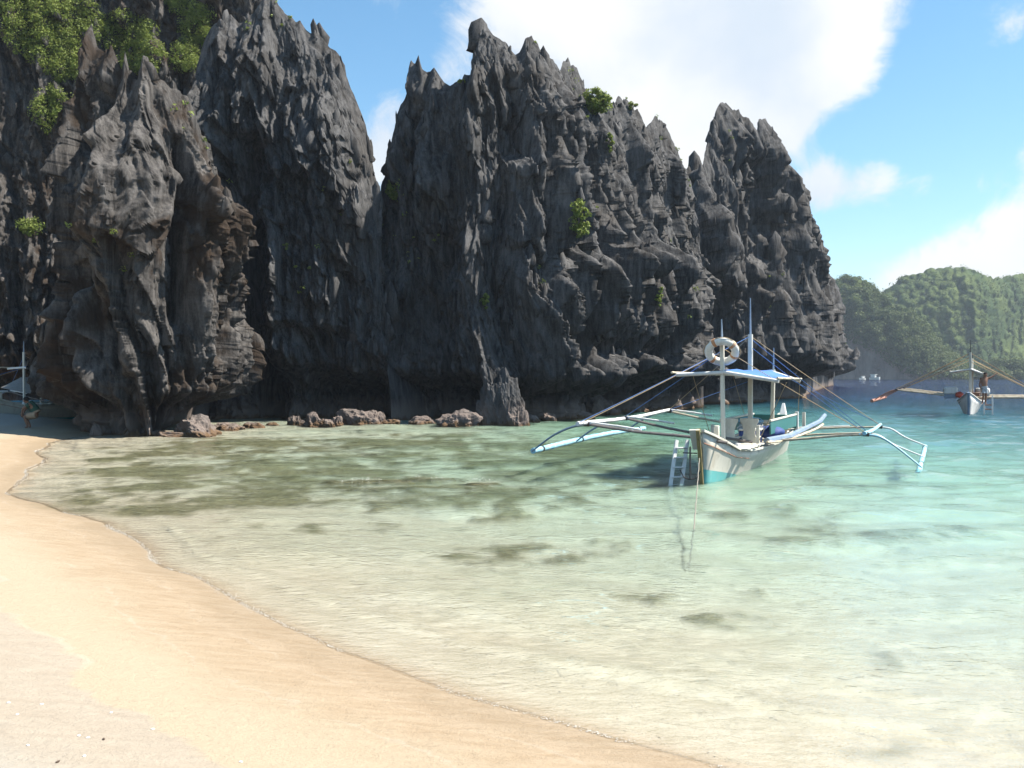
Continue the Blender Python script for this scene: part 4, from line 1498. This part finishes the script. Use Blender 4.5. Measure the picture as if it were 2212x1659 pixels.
mast_part(boat2, (.05, 7.0, .5), 3.0, 3.4, .12, P_CREAM, P_BLACK, 0)
canopy_part(boat2, 1.5, 7.5, ((.05, 2.42), (.05, 2.42)), ((-.95, 2.25), (-.95, 2.25)), ((.66, 2.16), (.66, 2.16)), P_TARPW, P_TARPW)
for t in (2.4, 5.0, 7.8):
    outrigger_arm(boat2, [(.4, t, .78), (-.5, t, .86), (-2.1, t, 1.05), (-3.7, t, 1.24)], [(-3.6, t, 1.24), (-4.0, t, 1.15), (-4.5, t, .88), (-4.85, t, .66)], .045, P_BAMB, P_REDB)
    outrigger_arm(boat2, [(-.4, t, .8), (.6, t, .84), (2.2, t, .86), (3.7, t, .86)], [(3.6, t, .86), (4.0, t, .78), (4.5, t, .45), (4.85, t, .12)], .06, P_BAMB, P_REDB)
outrigger_float(boat2, (-4.88, 1.5, .62), (-4.85, 9, .68), .09, P_REDB, 0)
outrigger_float(boat2, (4.88, 1.5, .05), (4.85, 9, .1), .09, P_REDB, 0)
for a_, b_ in (((.05, 1.6, 3.22), (-3.7, 2.4, 1.28)), ((.05, 1.6, 3.22), (-3.7, 5, 1.28)), ((.05, 1.6, 3.0), (-3.7, 7.8, 1.28)), ((.05, 1.6, 3.22), (3.7, 2.4, .9)), ((.05, 1.6, 3.22), (3.7, 5, .9)), ((.05, 1.6, 2.9), (3.7, 7.8, .9)), ((.05, 1.6, 2.75), (3.7, 2.5, .88)), ((.05, 7, 2.95), (3.7, 7.8, .9)), ((.05, 7, 2.95), (-3.7, 7.8, 1.26))):
    rope_part(boat2, a_, b_, P_ROPE, .018)


def wp2(l, t, z):
    return B2 + Matrix.Rotation(B2A, 3, 'Z') @ Vector((l, t, z))


def engine(loc, rz, label):
    e = empty('engine_box', loc, rz)
    tag(e, label, 'box')
    MB().box((0, 0, .42), (.68, .6, .4), bev=.06).build('cover', P_WHITE, e)
    MB().box((0, 0, .12), (.62, .5, .24), bev=.02).build('base', P_GREYB, e)
    MB().box((-.345, 0, .42), (.03, .4, .3), bev=.01).build('end_panel', P_BLACK, e)
    return e


engine(wp2(-.95, 2.6, .78), B2A, 'large white box on the left side of the boat farther out')
engine(wp2(.62, 3.4, .72), B2A + .1, 'white box right of the mast, beside the standing person')
lump('red_sack', wp2(-.5, 2.3, .98), (.22, .2, .17), P_RED, 'bright red sack beside the large white box on the far boat', 'sack', 9)
cooler(wp2(.25, 3.0, .75), B2A, 'brown box behind the mast of the far boat', P_BROWN, P_BROWN)
l2 = empty('ladder', wp2(.9, 1.4, 0), B2A)
tag(l2, 'white ladder hanging over the right bow of the boat farther out', 'ladder')
for x, zt in ((-.18, .5), (.2, .98)):
    MB().beam((x, 0, -.3), (x, .03, zt), .1, .07, up=(1, 0, 0)).build('stile', P_WHITE, l2)
for z in (-.05, .25, .48):
    MB().beam((-.2, 0, z), (.22, 0, z), .04, .06).build('rung', P_REDB, l2)

# ---- boats drawn up beyond the arch, and specks under the far hills
boat3 = copy_tree(boat1)
boat3.location = (-21.6, 41.2, .25)
boat3.rotation_euler = (0, 0, R(-27))
boat3['label'] = 'shaded outrigger boat drawn up on the sand behind the rock arch'


def far_boat(loc, rz, label, L=7):
    e = empty('far_boat', loc, rz)
    tag(e, label, 'boat', 'small boats under the far hills')
    m = MB()
    secs = []
    for k in range(9):
        f = k / 8
        b = L * .14 * math.sin(math.pi * min(1, .12 + f * .8)) ** .7 * (1 if f < .95 else .7)
        secs.append([(-b, (f - .5) * L, L * (.16 + .05 * (1 - f) ** 3)), (-b * .6, (f - .5) * L, -.1), (b * .6, (f - .5) * L, -.1), (b, (f - .5) * L, L * (.16 + .05 * (1 - f) ** 3))])
    for a_, b_ in zip(secs[:-1], secs[1:]):
        m.add(a_ + b_, [(k, k + 1, 5 + k, 4 + k) for k in range(3)] + [(3, 0, 4, 7)])
    m.add(secs[0], [(0, 1, 2, 3)]).add(secs[-1], [(0, 1, 2, 3)])
    m.build('hull', P_WHITE, e)
    MB().box((0, .1 * L, L * .27), (L * .2, L * .4, L * .2), bev=.1).build('cabin', P_WHITE, e)
    MB().box((0, .08 * L, L * .385), (L * .24, L * .5, L * .03)).build('roof', P_WHITE, e)
    return e


far_boat((at(1889, 822, 368).x, 368, 0), R(25), 'larger white boat standing close under the far cliff', 5)
far_boat((at(1863, 822, 372).x, 372, 0), R(-60), 'smaller white boat left of the other one under the far cliff', 3.4)


# ------------------------------------------------------------------ people
def person(label, J, E, rad, skin, cloth, hair_at, hair_r, hands, face):
    """one continuous skinned body grown over a posed skeleton"""
    root_name = list(J)[0]
    me = bpy.data.meshes.new('person')
    names = list(J)
    me.from_pydata([tuple(J[n]) for n in names], [(names.index(a), names.index(b)) for a, b in E], [])
    o = bpy.data.objects.new('person', me)
    link(o)
    sk = o.modifiers.new('skin', 'SKIN')
    lay = me.skin_vertices[0] if me.skin_vertices else None
    if lay is None:
        bpy.context.view_layer.objects.active = o
    for i, n in enumerate(names):
        r = rad[n]
        me.skin_vertices[0].data[i].radius = (r, r) if not isinstance(r, tuple) else r
        me.skin_vertices[0].data[i].use_root = (n == root_name)
    sb = o.modifiers.new('round', 'SUBSURF')
    sb.levels = sb.render_levels = 2
    dg = bpy.context.evaluated_depsgraph_get()
    m2 = bpy.data.meshes.new_from_object(o.evaluated_get(dg))
    o.modifiers.clear()
    b = MB()
    b.add([v.co for v in m2.vertices], [tuple(p.vertices) for p in m2.polygons])
    for (wrist, dirv, side) in hands:                # palms and five fingers
        w, d = Vector(wrist), Vector(dirv).normalized()
        x = d.orthogonal().normalized()
        y = d.cross(x)
        b.tube([w - d * .02, w + d * .03, w + d * .085], [.026, .036, .03], 8)
        for k, L in enumerate((.065, .075, .07, .055)):
            q = w + d * .08 + x * (.024 - .016 * k)
            b.tube([q, q + d * L * .5 + y * .006, q + d * L * .85 + y * .022], [.009, .008, .006], 5)
        q = w + d * .03 + x * .03 * side
        b.tube([q, q + (d + x * side * .8) * .03, q + (d * 1.4 + x * side * .6) * .05], [.011, .01, .007], 5)
    for p, r in face:
        p = Vector(p)
        b.tube([p - Vector((0, 0, r)), p, p + Vector((0, 0, r))], [r * .4, r, r * .4], 6)
    ob = b.build('person', skin)
    bpy.data.objects.remove(o)
    tag(ob, label, 'person')
    for nm, segs, mat in cloth:
        c = MB()
        for pts, rr in segs:
            c.tube(spline(pts, 4), [rr[0] + (rr[1] - rr[0]) * k / (4 * (len(pts) - 1)) for k in range(4 * (len(pts) - 1) + 1)], 12)
        c.build(nm, mat, ob)
    h = lump('hair', hair_at, hair_r, P_HAIR, None, None, 3, 2, .12)
    h.parent = ob
    return ob


def PX(px, py, d, dd=0.0):
    return at(px, py, d + dd)


D2 = 53.3
hip, sh = PX(2126.5, 838, D2), PX(2126, 818, D2)
J = {'pelvis': hip, 'belly': PX(2126, 829, D2, -.03), 'chest': PX(2126, 821, D2, -.02), 'neck': PX(2127.5, 814.5, D2), 'head': PX(2129, 809, D2, -.03), 'crown': PX(2129.5, 805, D2, -.02),
     'sl': PX(2120, 818.5, D2), 'el': PX(2116, 830, D2), 'wl': PX(2119, 841, D2, -.1), 'sr': PX(2132.5, 818, D2), 'er': PX(2142, 814.5, D2, -.05), 'wr': PX(2150, 808.5, D2, -.05),
     'hl': PX(2123.5, 840, D2), 'kl': PX(2124.5, 855, D2, -.08), 'al': PX(2122, 870.5, D2), 'tl': PX(2121, 872.3, D2, -.17),
     'hr': PX(2129.5, 840, D2), 'kr': PX(2130, 855, D2, -.04), 'ar': PX(2128.5, 870.5, D2, .05), 'tr': PX(2130, 872.3, D2, -.12)}
E = [('pelvis', 'belly'), ('belly', 'chest'), ('chest', 'neck'), ('neck', 'head'), ('head', 'crown'), ('chest', 'sl'), ('sl', 'el'), ('el', 'wl'), ('chest', 'sr'), ('sr', 'er'), ('er', 'wr'), ('pelvis', 'hl'), ('hl', 'kl'), ('kl', 'al'), ('al', 'tl'), ('pelvis', 'hr'), ('hr', 'kr'), ('kr', 'ar'), ('ar', 'tr')]
RAD = {'pelvis': .13, 'belly': .125, 'chest': .155, 'neck': .055, 'head': .095, 'crown': .07, 'sl': .065, 'el': .042, 'wl': .03, 'sr': .065, 'er': .042, 'wr': .03, 'hl': .085, 'kl': .058, 'al': .038, 'tl': .03, 'hr': .085, 'kr': .058, 'ar': .038, 'tr': .03}
person('shirtless person in pale shorts standing on the far boat with one arm raised', J, E, RAD, P_SKIN,
       [('shorts', [([J['pelvis'] + Vector((0, 0, .1)), J['pelvis'], J['hl'].lerp(J['kl'], .1)], (.165, .15)), ([J['hl'], J['hl'].lerp(J['kl'], .65)], (.115, .1)), ([J['hr'], J['hr'].lerp(J['kr'], .65)], (.115, .1))], P_SHORT)],
       J['head'] + Vector((0, .03, .05)), (.1, .105, .085), [(J['wl'], Vector((.1, -.2, -1)), 1), (J['wr'], J['wr'] - J['er'], -1)], [(J['head'] + Vector((0, -.11, -.01)), .015), (J['head'] + Vector((-.1, 0, 0)), .018), (J['head'] + Vector((.1, 0, 0)), .018)])

D1 = 34.4
J = {'pelvis': PX(79, 913, D1), 'belly': PX(74, 904, D1), 'chest': PX(67, 896.5, D1), 'neck': PX(60, 890, D1), 'head': PX(55, 886, D1, -.02), 'crown': PX(53.5, 881, D1, -.02),
     'sl': PX(63, 895, D1, -.17), 'el': PX(50, 902, D1, -.2), 'wl': PX(47, 913, D1, -.12), 'sr': PX(65, 896, D1, .17), 'er': PX(54, 904, D1, .2), 'wr': PX(50, 915, D1, .12),
     'hl': PX(77, 917, D1, -.1), 'kl': PX(52, 920, D1, -.16), 'al': PX(60, 942, D1, -.14), 'tl': PX(53, 945.5, D1, -.16),
     'hr': PX(79, 917, D1, .1), 'kr': PX(56, 923, D1, .14), 'ar': PX(66, 942, D1, .12), 'tr': PX(59, 945, D1, .12)}
_f = J['al']
LIFT = Vector((0, 0, float(seabed(np.array([_f.x]), np.array([_f.y]))[0][0]) + .06 - _f.z))
J = {k_: v_ + LIFT for k_, v_ in J.items()}
person('person in green shirt and tan shorts crouching on sand by the rock arch', J, E, RAD, P_SKIN,
       [('shorts', [([J['belly'].lerp(J['pelvis'], .5), J['pelvis']], (.16, .17)), ([J['hl'], J['hl'].lerp(J['kl'], .75)], (.125, .1)), ([J['hr'], J['hr'].lerp(J['kr'], .75)], (.125, .1))], P_TAN),
        ('shirt', [([J['neck'].lerp(J['chest'], .35), J['chest'], J['belly'], J['pelvis'].lerp(J['belly'], .4)], (.15, .165)), ([J['sl'], J['sl'].lerp(J['el'], .5)], (.085, .07)), ([J['sr'], J['sr'].lerp(J['er'], .5)], (.085, .07))], P_GREEN)],
       J['head'] + Vector((.03, 0, .05)), (.105, .1, .09), [(J['wl'], Vector((.1, 0, -1)), 1), (J['wr'], Vector((.1, 0, -1)), -1)], [(J['head'] + Vector((-.11, 0, -.02)), .015), (J['head'] + Vector((0, -.1, -.01)), .018), (J['head'] + Vector((0, .1, -.01)), .018)])


# ------------------------------------------------------------------ rocks at the water's edge
def rock(px, py, depth, w, d, h, seed, label, mat=None, sub=4, sharp=.5, lean=(0, 0), group='rocks at the foot of the cliffs'):
    """px, py: where its foot meets the water; w, d, h in metres"""
    bm = bmesh.new()
    bmesh.ops.create_icosphere(bm, subdivisions=sub, radius=1)
    P = np.array([v.co[:] for v in bm.verts])
    q = P * np.array([1.1, 1.1, .7]) + seed * 5.3
    n = sum((1 - np.abs(2 * vn3(q * 1.6 * 2 ** k, seed + k) - 1)) / 1.8 ** k for k in range(5)) / 2.1
    big = vn3(q * .9, seed + 20) + .5 * vn3(q * 2.1, seed + 21)
    r = .62 + sharp * (n - .5) * 1.2 + .55 * (big - .75)
    r = np.clip(r, .25, 1.6)
    Q = P * r[:, None]
    Q = Q * np.array([w / 2, d / 2, h]) * 1.35
    up = np.clip(Q[:, 2], 0, None)
    Q[:, 0] += lean[0] * up
    Q[:, 1] += lean[1] * up
    Q[:, 2] = np.where(Q[:, 2] < 0, Q[:, 2] * .6, Q[:, 2])
    for v, c in zip(bm.verts, Q):
        v.co = c
    me = bpy.data.meshes.new('rock')
    bm.to_mesh(me)
    bm.free()
    me.materials.append(mat or M_ROCKB)
    o = link(bpy.data.objects.new('rock', me))
    o.location = ((px - CX) / FPX * depth, depth, -.05)
    o.cycles.is_caustics_receiver = True
    tag(o, label, 'rock', group)
    return o


rock(1078, 916, 41.8, 2.0, 1.6, 2.3, 31, 'tall dark jagged boulder standing in front of the middle cliff', M_ROCK, 6, .55, (-.12, 0))
rock(1118, 918, 41.2, .8, .7, .85, 32, 'small pitted rock leaning on the right foot of the tall boulder', M_ROCKB, 5)
rock(985, 919, 41.0, 1.9, 1.2, .62, 33, 'pale flat topped rock left of the tall boulder', M_ROCKB, 5, .4)
rock(915, 914, 42.2, 1.2, .8, .38, 34, 'low pale slab of rock, second to the left of the tall boulder', M_ROCKB, 5, .4)
rock(775, 914, 42.2, 1.5, 1.1, .62, 35, 'pale sunlit rock below the right corner of the tall slab', M_ROCKB, 5, .45)
rock(812, 913, 42.6, .8, .8, .5, 36, 'small grey rock touching the pale sunlit rock on its right', M_ROCKB, 5)
rock(640, 918, 41.2, .75, .6, .5, 37, 'dark jagged rock in the shade below the tall slab, left of a pair', M_ROCK, 5, .6)
rock(680, 919, 40.9, .8, .6, .42, 38, 'dark jagged rock in the shade below the tall slab, right of a pair', M_ROCK, 5, .6)
rock(590, 919, 41.0, .5, .4, .14, 39, 'smallest low rock in the shade below the tall slab', M_ROCKB, 4)
rock(1225, 905, 46.6, 2.2, 1.0, .5, 40, 'long low reddish rock right of the tall boulder', M_ROCKB, 5)
rock(1300, 896, 52, 2.0, 1.4, .95, 41, 'brown rock rising from the water under the overhang, behind the left outrigger', M_ROCKB, 5)
rock(1362, 890, 56, 1.6, 1.0, .5, 42, 'low brown rock just above the end of the left outrigger rail', M_ROCKB, 5)
rock(205, 944, 33.9, .4, .35, .42, 43, 'small pale stone at the foot of the rock arch', M_ROCKB, 4)
rock(345, 941, 34.2, 2.0, .8, .22, 44, 'low pinkish rock shelf at the foot of the near buttress', M_ROCKB, 5)
rock(425, 938, 34.6, 1.5, 1.4, .6, 45, 'sunlit rock spur at the right foot of the near buttress', M_ROCKB, 5, .5, (-.25, 0))
rock(480, 925, 38.0, 1.5, 1.2, .38, 46, 'low sunlit rock between the near buttress and the tall slab', M_ROCKB, 5)


for k, (px_, py_, dp_) in enumerate(((500, 926, 37.5), (548, 921, 39.5), (705, 919, 40.8), (728, 917, 41.4), (848, 914, 42.8), (1150, 912, 43.6), (1188, 908, 45), (1262, 902, 48), (1276, 900, 49), (1330, 894, 53),
                                     (1395, 888, 57), (1412, 886, 58), (1440, 883, 60.5), (290, 943, 34), (372, 940, 34.3), (395, 938, 34.6), (1470, 880, 63))):
    rock(px_, py_, dp_, .45 + .45 * ((k * 37) % 10) / 10, .5, .16 + .22 * ((k * 53) % 10) / 10, 100 + k, 'small reddish rock in the line of rubble along the foot of the cliffs', M_ROCKB, 4, .55, group='rubble along the foot of the cliffs')


# ------------------------------------------------------------------ plants on the cliffs
def on_cliff(seed, px, py):
    V = CLIFF[seed][0].reshape(-1, 3)
    qx, qy = CX + V[:, 0] / V[:, 1] * FPX, HY - (V[:, 2] - CAMH) / V[:, 1] * FPX
    near = np.hypot(qx - px, qy - py) < 9
    if not near.any():
        near = np.hypot(qx - px, qy - py) < 25
    k = np.argmin(np.where(near, V[:, 1], 1e9))
    return V[k].astype(float), near.any()


V = CLIFF[3][0].reshape(-1, 3)
qx, qy = CX + V[:, 0] / V[:, 1] * FPX, HY - (V[:, 2] - CAMH) / V[:, 1] * FPX
msk = np.zeros(len(V))
for (cx, cy, rx, ry, a) in ((60, 60, 70, 110, 1.0), (130, 110, 60, 120, .95), (150, 20, 90, 60, 1.0), (250, 70, 90, 50, 1.1), (310, 130, 60, 45, 1.0), (110, 230, 60, 90, .8), (165, 260, 22, 70, .9), (430, 60, 45, 60, .9), (400, 130, 45, 50, .75), (450, 150, 30, 50, .6), (70, 490, 16, 14, 1.3), (30, 330, 40, 60, .35),
                        (380, 10, 60, 40, .7), (200, 160, 60, 60, .8), (560, 20, 60, 40, .4), (-120, 60, 120, 200, .9)):
    msk = np.maximum(msk, a * np.clip(1.25 - np.hypot((qx - cx) / rx, (qy - cy) / ry), 0, 1))
msk = msk + .55 * (fbm2(V[:, 0] / 1.6, V[:, 2] / 1.9, 401, 4) - .5) * (msk > 0)
rng = np.random.default_rng(5)
cand = np.flatnonzero(msk > .5)
cand = cand[rng.choice(len(cand), min(len(cand), 2300), replace=False)]
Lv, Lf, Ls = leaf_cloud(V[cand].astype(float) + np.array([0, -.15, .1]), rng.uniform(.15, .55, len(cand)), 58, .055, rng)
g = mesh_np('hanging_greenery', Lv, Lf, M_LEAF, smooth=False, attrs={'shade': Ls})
tag(g, 'bright green shrubs and creepers covering the upper left cliff', kind='stuff')
# thinner growth in the joints of the other cliffs
for sd, n_ in ((8, 26), (12, 80), (17, 34), (5, 22)):
    W = CLIFF[sd][0].reshape(-1, 3)
    z_ = W[:, 2]
    cand = np.flatnonzero((z_ > 4.5) & (fbm2(W[:, 0] / 2.2, W[:, 2] / 3.0, 411 + sd, 3) > .64))
    if len(cand):
        cand = cand[rng.choice(len(cand), min(len(cand), n_), replace=False)]
        Lv, Lf, Ls = leaf_cloud(W[cand].astype(float) + np.array([0, -.08, .08]), rng.uniform(.06, .2, len(cand)), 14, .06, rng)
        g = mesh_np('cliff_herbs', Lv, Lf, M_LEAF, smooth=False, attrs={'shade': Ls})
        tag(g, 'sparse tufts of green herbs in the joints of the dark rock', kind='stuff')


def bush(seed, px, py, rw, rh, label, n=26, per=40, leaf=.085, k=0):
    """rw, rh: half width and half height in pixels of the frame"""
    p, ok = on_cliff(seed, px, py + rh * .6)
    mpp = p[1] / FPX
    rg = np.random.default_rng(seed * 100 + int(px))
    d = rg.normal(size=(n, 3))
    d /= np.linalg.norm(d, axis=1)[:, None]
    d *= rg.uniform(.2, 1, n)[:, None] ** .6
    c = p + np.array([0, -.1, rh * .6 * mpp]) + d * np.array([rw * mpp, min(rw, 30) * mpp * .6, rh * mpp])
    e = empty('bush', tuple(p))
    tag(e, label, 'bush', 'bushes growing on the cliffs')
    V_, F_, S_ = leaf_cloud(c - p, rg.uniform(.28, .5, n) * min(rw, rh) * mpp, per, leaf, rg)
    mesh_np('foliage', V_, F_, M_LEAF, e, smooth=False, attrs={'shade': S_})
    for q in range(4):
        m = MB()
        t_ = Vector((c - p)[q])
        m.tube(spline([(0, .1, -.1), t_ * .5 + Vector((0, 0, .05)), t_], 4), [.03 - .0025 * i for i in range(9)], 5)
        m.build('branch', P_DARKB, e)
    return e


bush(12, 1296, 196, 36, 26, 'large bright green bush on the ridge right of the main peak', 60, 46, .08)
bush(12, 990, 174, 11, 6, 'small green bush in the saddle left of the main peak', 10, 30, .06)
bush(12, 1366, 222, 10, 10, 'small bush behind the blunt pinnacle right of the ridge bush', 10, 30, .06)
bush(12, 848, 408, 20, 22, 'yellow green bush at the bottom of the gap between the slab and the middle cliff', 30, 34, .075)
bush(12, 1256, 478, 20, 42, 'tall green shrub clinging to the face below the ridge bush', 36, 34, .07)
bush(12, 1314, 312, 9, 22, 'thin yellowish shrub high on the face below the ridge bush', 14, 26, .06)
bush(12, 1046, 642, 12, 16, 'small pale green plant in the shaded hollow of the middle cliff', 10, 22, .07)
bush(12, 1420, 640, 9, 24, 'thin green creeper low on the right side of the middle cliff', 12, 22, .06)
bush(8, 618, 524, 7, 7, 'tiny green tuft on the tall slab', 6, 18, .05)
bush(3, 66, 490, 16, 14, 'small lone green bush halfway up the shaded wall at the left edge', 16, 30, .08)


# ------------------------------------------------------------------ foam and specks
def blobs(pts, rad, rng, zs=.35):
    o = np.array([(1, 0, 0), (-1, 0, 0), (0, 1, 0), (0, -1, 0), (0, 0, 1), (0, 0, -.3)], float)
    f = np.array([(0, 2, 4), (2, 1, 4), (1, 3, 4), (3, 0, 4), (2, 0, 5), (1, 2, 5), (3, 1, 5), (0, 3, 5)])
    n = len(pts)
    V_ = pts[:, None, :] + o[None] * rad[:, None, None] * rng.uniform(.6, 1.5, (n, 6, 1)) * np.array([1, 1, zs])
    F_ = f[None] + (np.arange(n) * 6)[:, None, None]
    return V_.reshape(-1, 3), F_.reshape(-1, 3)


M_FOAM = paint('sea_foam', (.78, .73, .64), .6, .1)
rng = np.random.default_rng(9)
sl = np.concatenate([np.linspace(a, b, max(2, int(np.hypot(*(b - a)) * 220)))[:-1] for a, b in zip(SHORE[2:21], SHORE[3:22])])
for _ in range(14):                                  # slide onto the waterline
    e_ = .02
    d0 = shore_dist(sl[:, 0], sl[:, 1])
    gxn = (shore_dist(sl[:, 0] + e_, sl[:, 1]) - d0) / e_
    gyn = (shore_dist(sl[:, 0], sl[:, 1] + e_) - d0) / e_
    gl = np.maximum(gxn ** 2 + gyn ** 2, .3)
    sl = sl - .6 * np.stack([gxn, gyn], -1) * ((d0 - .015) / gl)[:, None]
keep = (fbm2(sl[:, 0] * 1.1, sl[:, 1] * 1.1, 501, 3) > .44) & (rng.uniform(size=len(sl)) < .6)
sl = sl[keep]
patch = sstep(.56, .72, fbm2(sl[:, 0] * 1.3, sl[:, 1] * 1.3, 502, 3))
fp = np.concatenate([sl + rng.normal(0, .016, sl.shape), sl[patch > .1] + rng.normal(0, .05, (int((patch > .1).sum()), 2)) * patch[patch > .1][:, None]])
fz = seabed(fp[:, 0], fp[:, 1])[0]
fz = np.maximum(fz, 0) + .004
Vb, Fb = blobs(np.column_stack([fp, fz]), rng.uniform(.002, .007, len(fp)), rng)
tag(mesh_np('foam', Vb, Fb, M_FOAM, attrs=None), 'thin line of white foam along the edge of the beach', kind='stuff')
rp_ = []
for (cx, cy), n_, sx in (((-2.85, 19.75), 46, .22), ((-1.65, 20.3), 12, .16), ((-.55, 19.7), 22, .12)):
    rp_.append(np.column_stack([rng.normal(cx, sx, n_), rng.normal(cy, .1, n_), rng.uniform(.0, .06, n_)]))
Vb, Fb = blobs(np.concatenate(rp_), rng.uniform(.004, .015, sum(len(a) for a in rp_)), rng, .7)
tag(mesh_np('spray', Vb, Fb, M_FOAM), 'flecks of white water breaking over the flat brown reef', kind='stuff')
M_TWIG = paint('dark_twig', (.09, .06, .04), .9, .3, scale=40)
for k, (px_, py_) in enumerate(((60, 1627), (125, 1575), (84, 1656 - 8), (84, 1603), (224, 1523 - 6), (130, 1634), (290, 1600))):
    dd = 1.62 * FPX / (py_ - HY)
    x_ = (px_ - CX) / FPX * dd
    z_ = float(seabed(np.array([x_]), np.array([dd]))[0][0])
    o = lump('twig_fragment', (x_, dd, z_ + .004), (.014, .006, .005), M_TWIG, 'dark twig fragment lying on the dry sand', 'twig', 60 + k, 2, .3, group='dark fragments on the dry sand')
    o.rotation_euler = (0, 0, k * 1.3)
m_ = bpy.data.meshes.new('tarp')
tv = [at(2, 838, 43.6), at(45, 816, 44.5), at(106, 814, 46), at(101, 831, 44.6), at(83, 853, 43.4), at(42, 846, 43.5)]
m_.from_pydata([tuple(v) for v in tv], [], [(0, 1, 5), (1, 4, 5), (1, 2, 3), (1, 3, 4)])
m_.materials.append(paint('grey_tarp', (.3, .28, .25), .7, .3))
o = link(bpy.data.objects.new('tarp', m_))
o.modifiers.new('cloth', 'SOLIDIFY').thickness = .02
tag(o, 'grey white tarpaulin stretched as an awning over the shaded boat behind the arch', 'tarpaulin')

M_SHELL = paint('bleached_shell', (.85, .82, .75), .6, .2, scale=40)
for k, (px_, py_) in enumerate(((18, 1466), (37, 1490), (170, 1530), (190, 1533), (182, 1576), (90, 1463), (240, 1470), (520, 1560), (430, 1600), (60, 1560), (330, 1500), (610, 1630))):
    dd = 1.66 * FPX / (py_ - HY)
    x_ = (px_ - CX) / FPX * dd
    z_ = float(seabed(np.array([x_]), np.array([dd]))[0][0])
    o = lump('shell_fragment', (x_, dd, z_ + .002), (.011, .008, .004), M_SHELL, 'white shell fragment lying on the sand', 'shell', 80 + k, 2, .3, group='white shell fragments on the sand')
    o.rotation_euler = (0, 0, k * 1.3)
haze_m = bpy.data.materials.new('sea_haze')
haze_m.use_nodes = True
ht = haze_m.node_tree
ht.nodes.remove(ht.nodes['Principled BSDF'])
pv = ht.nodes.new('ShaderNodeVolumePrincipled')
pv.inputs['Color'].default_value = (.78, .88, 1, 1)
pv.inputs['Density'].default_value = .00028
pv.inputs['Anisotropy'].default_value = .2
ht.links.new(pv.outputs[0], ht.nodes['Material Output'].inputs['Volume'])
HZ = -22.0, 75.0
hb = MB()
hb.add([(x, y, z) for z in HZ for x, y in ((-3700, -3700), (3700, -3700), (3700, 3700), (-3700, 3700))], [(3, 2, 1, 0), (4, 5, 6, 7), (0, 1, 5, 4), (1, 2, 6, 5), (2, 3, 7, 6), (3, 0, 4, 7)])
hz = hb.build('haze', haze_m, smooth=False)
hz['kind'] = 'stuff'
hz.cycles.is_caustics_receiver = False
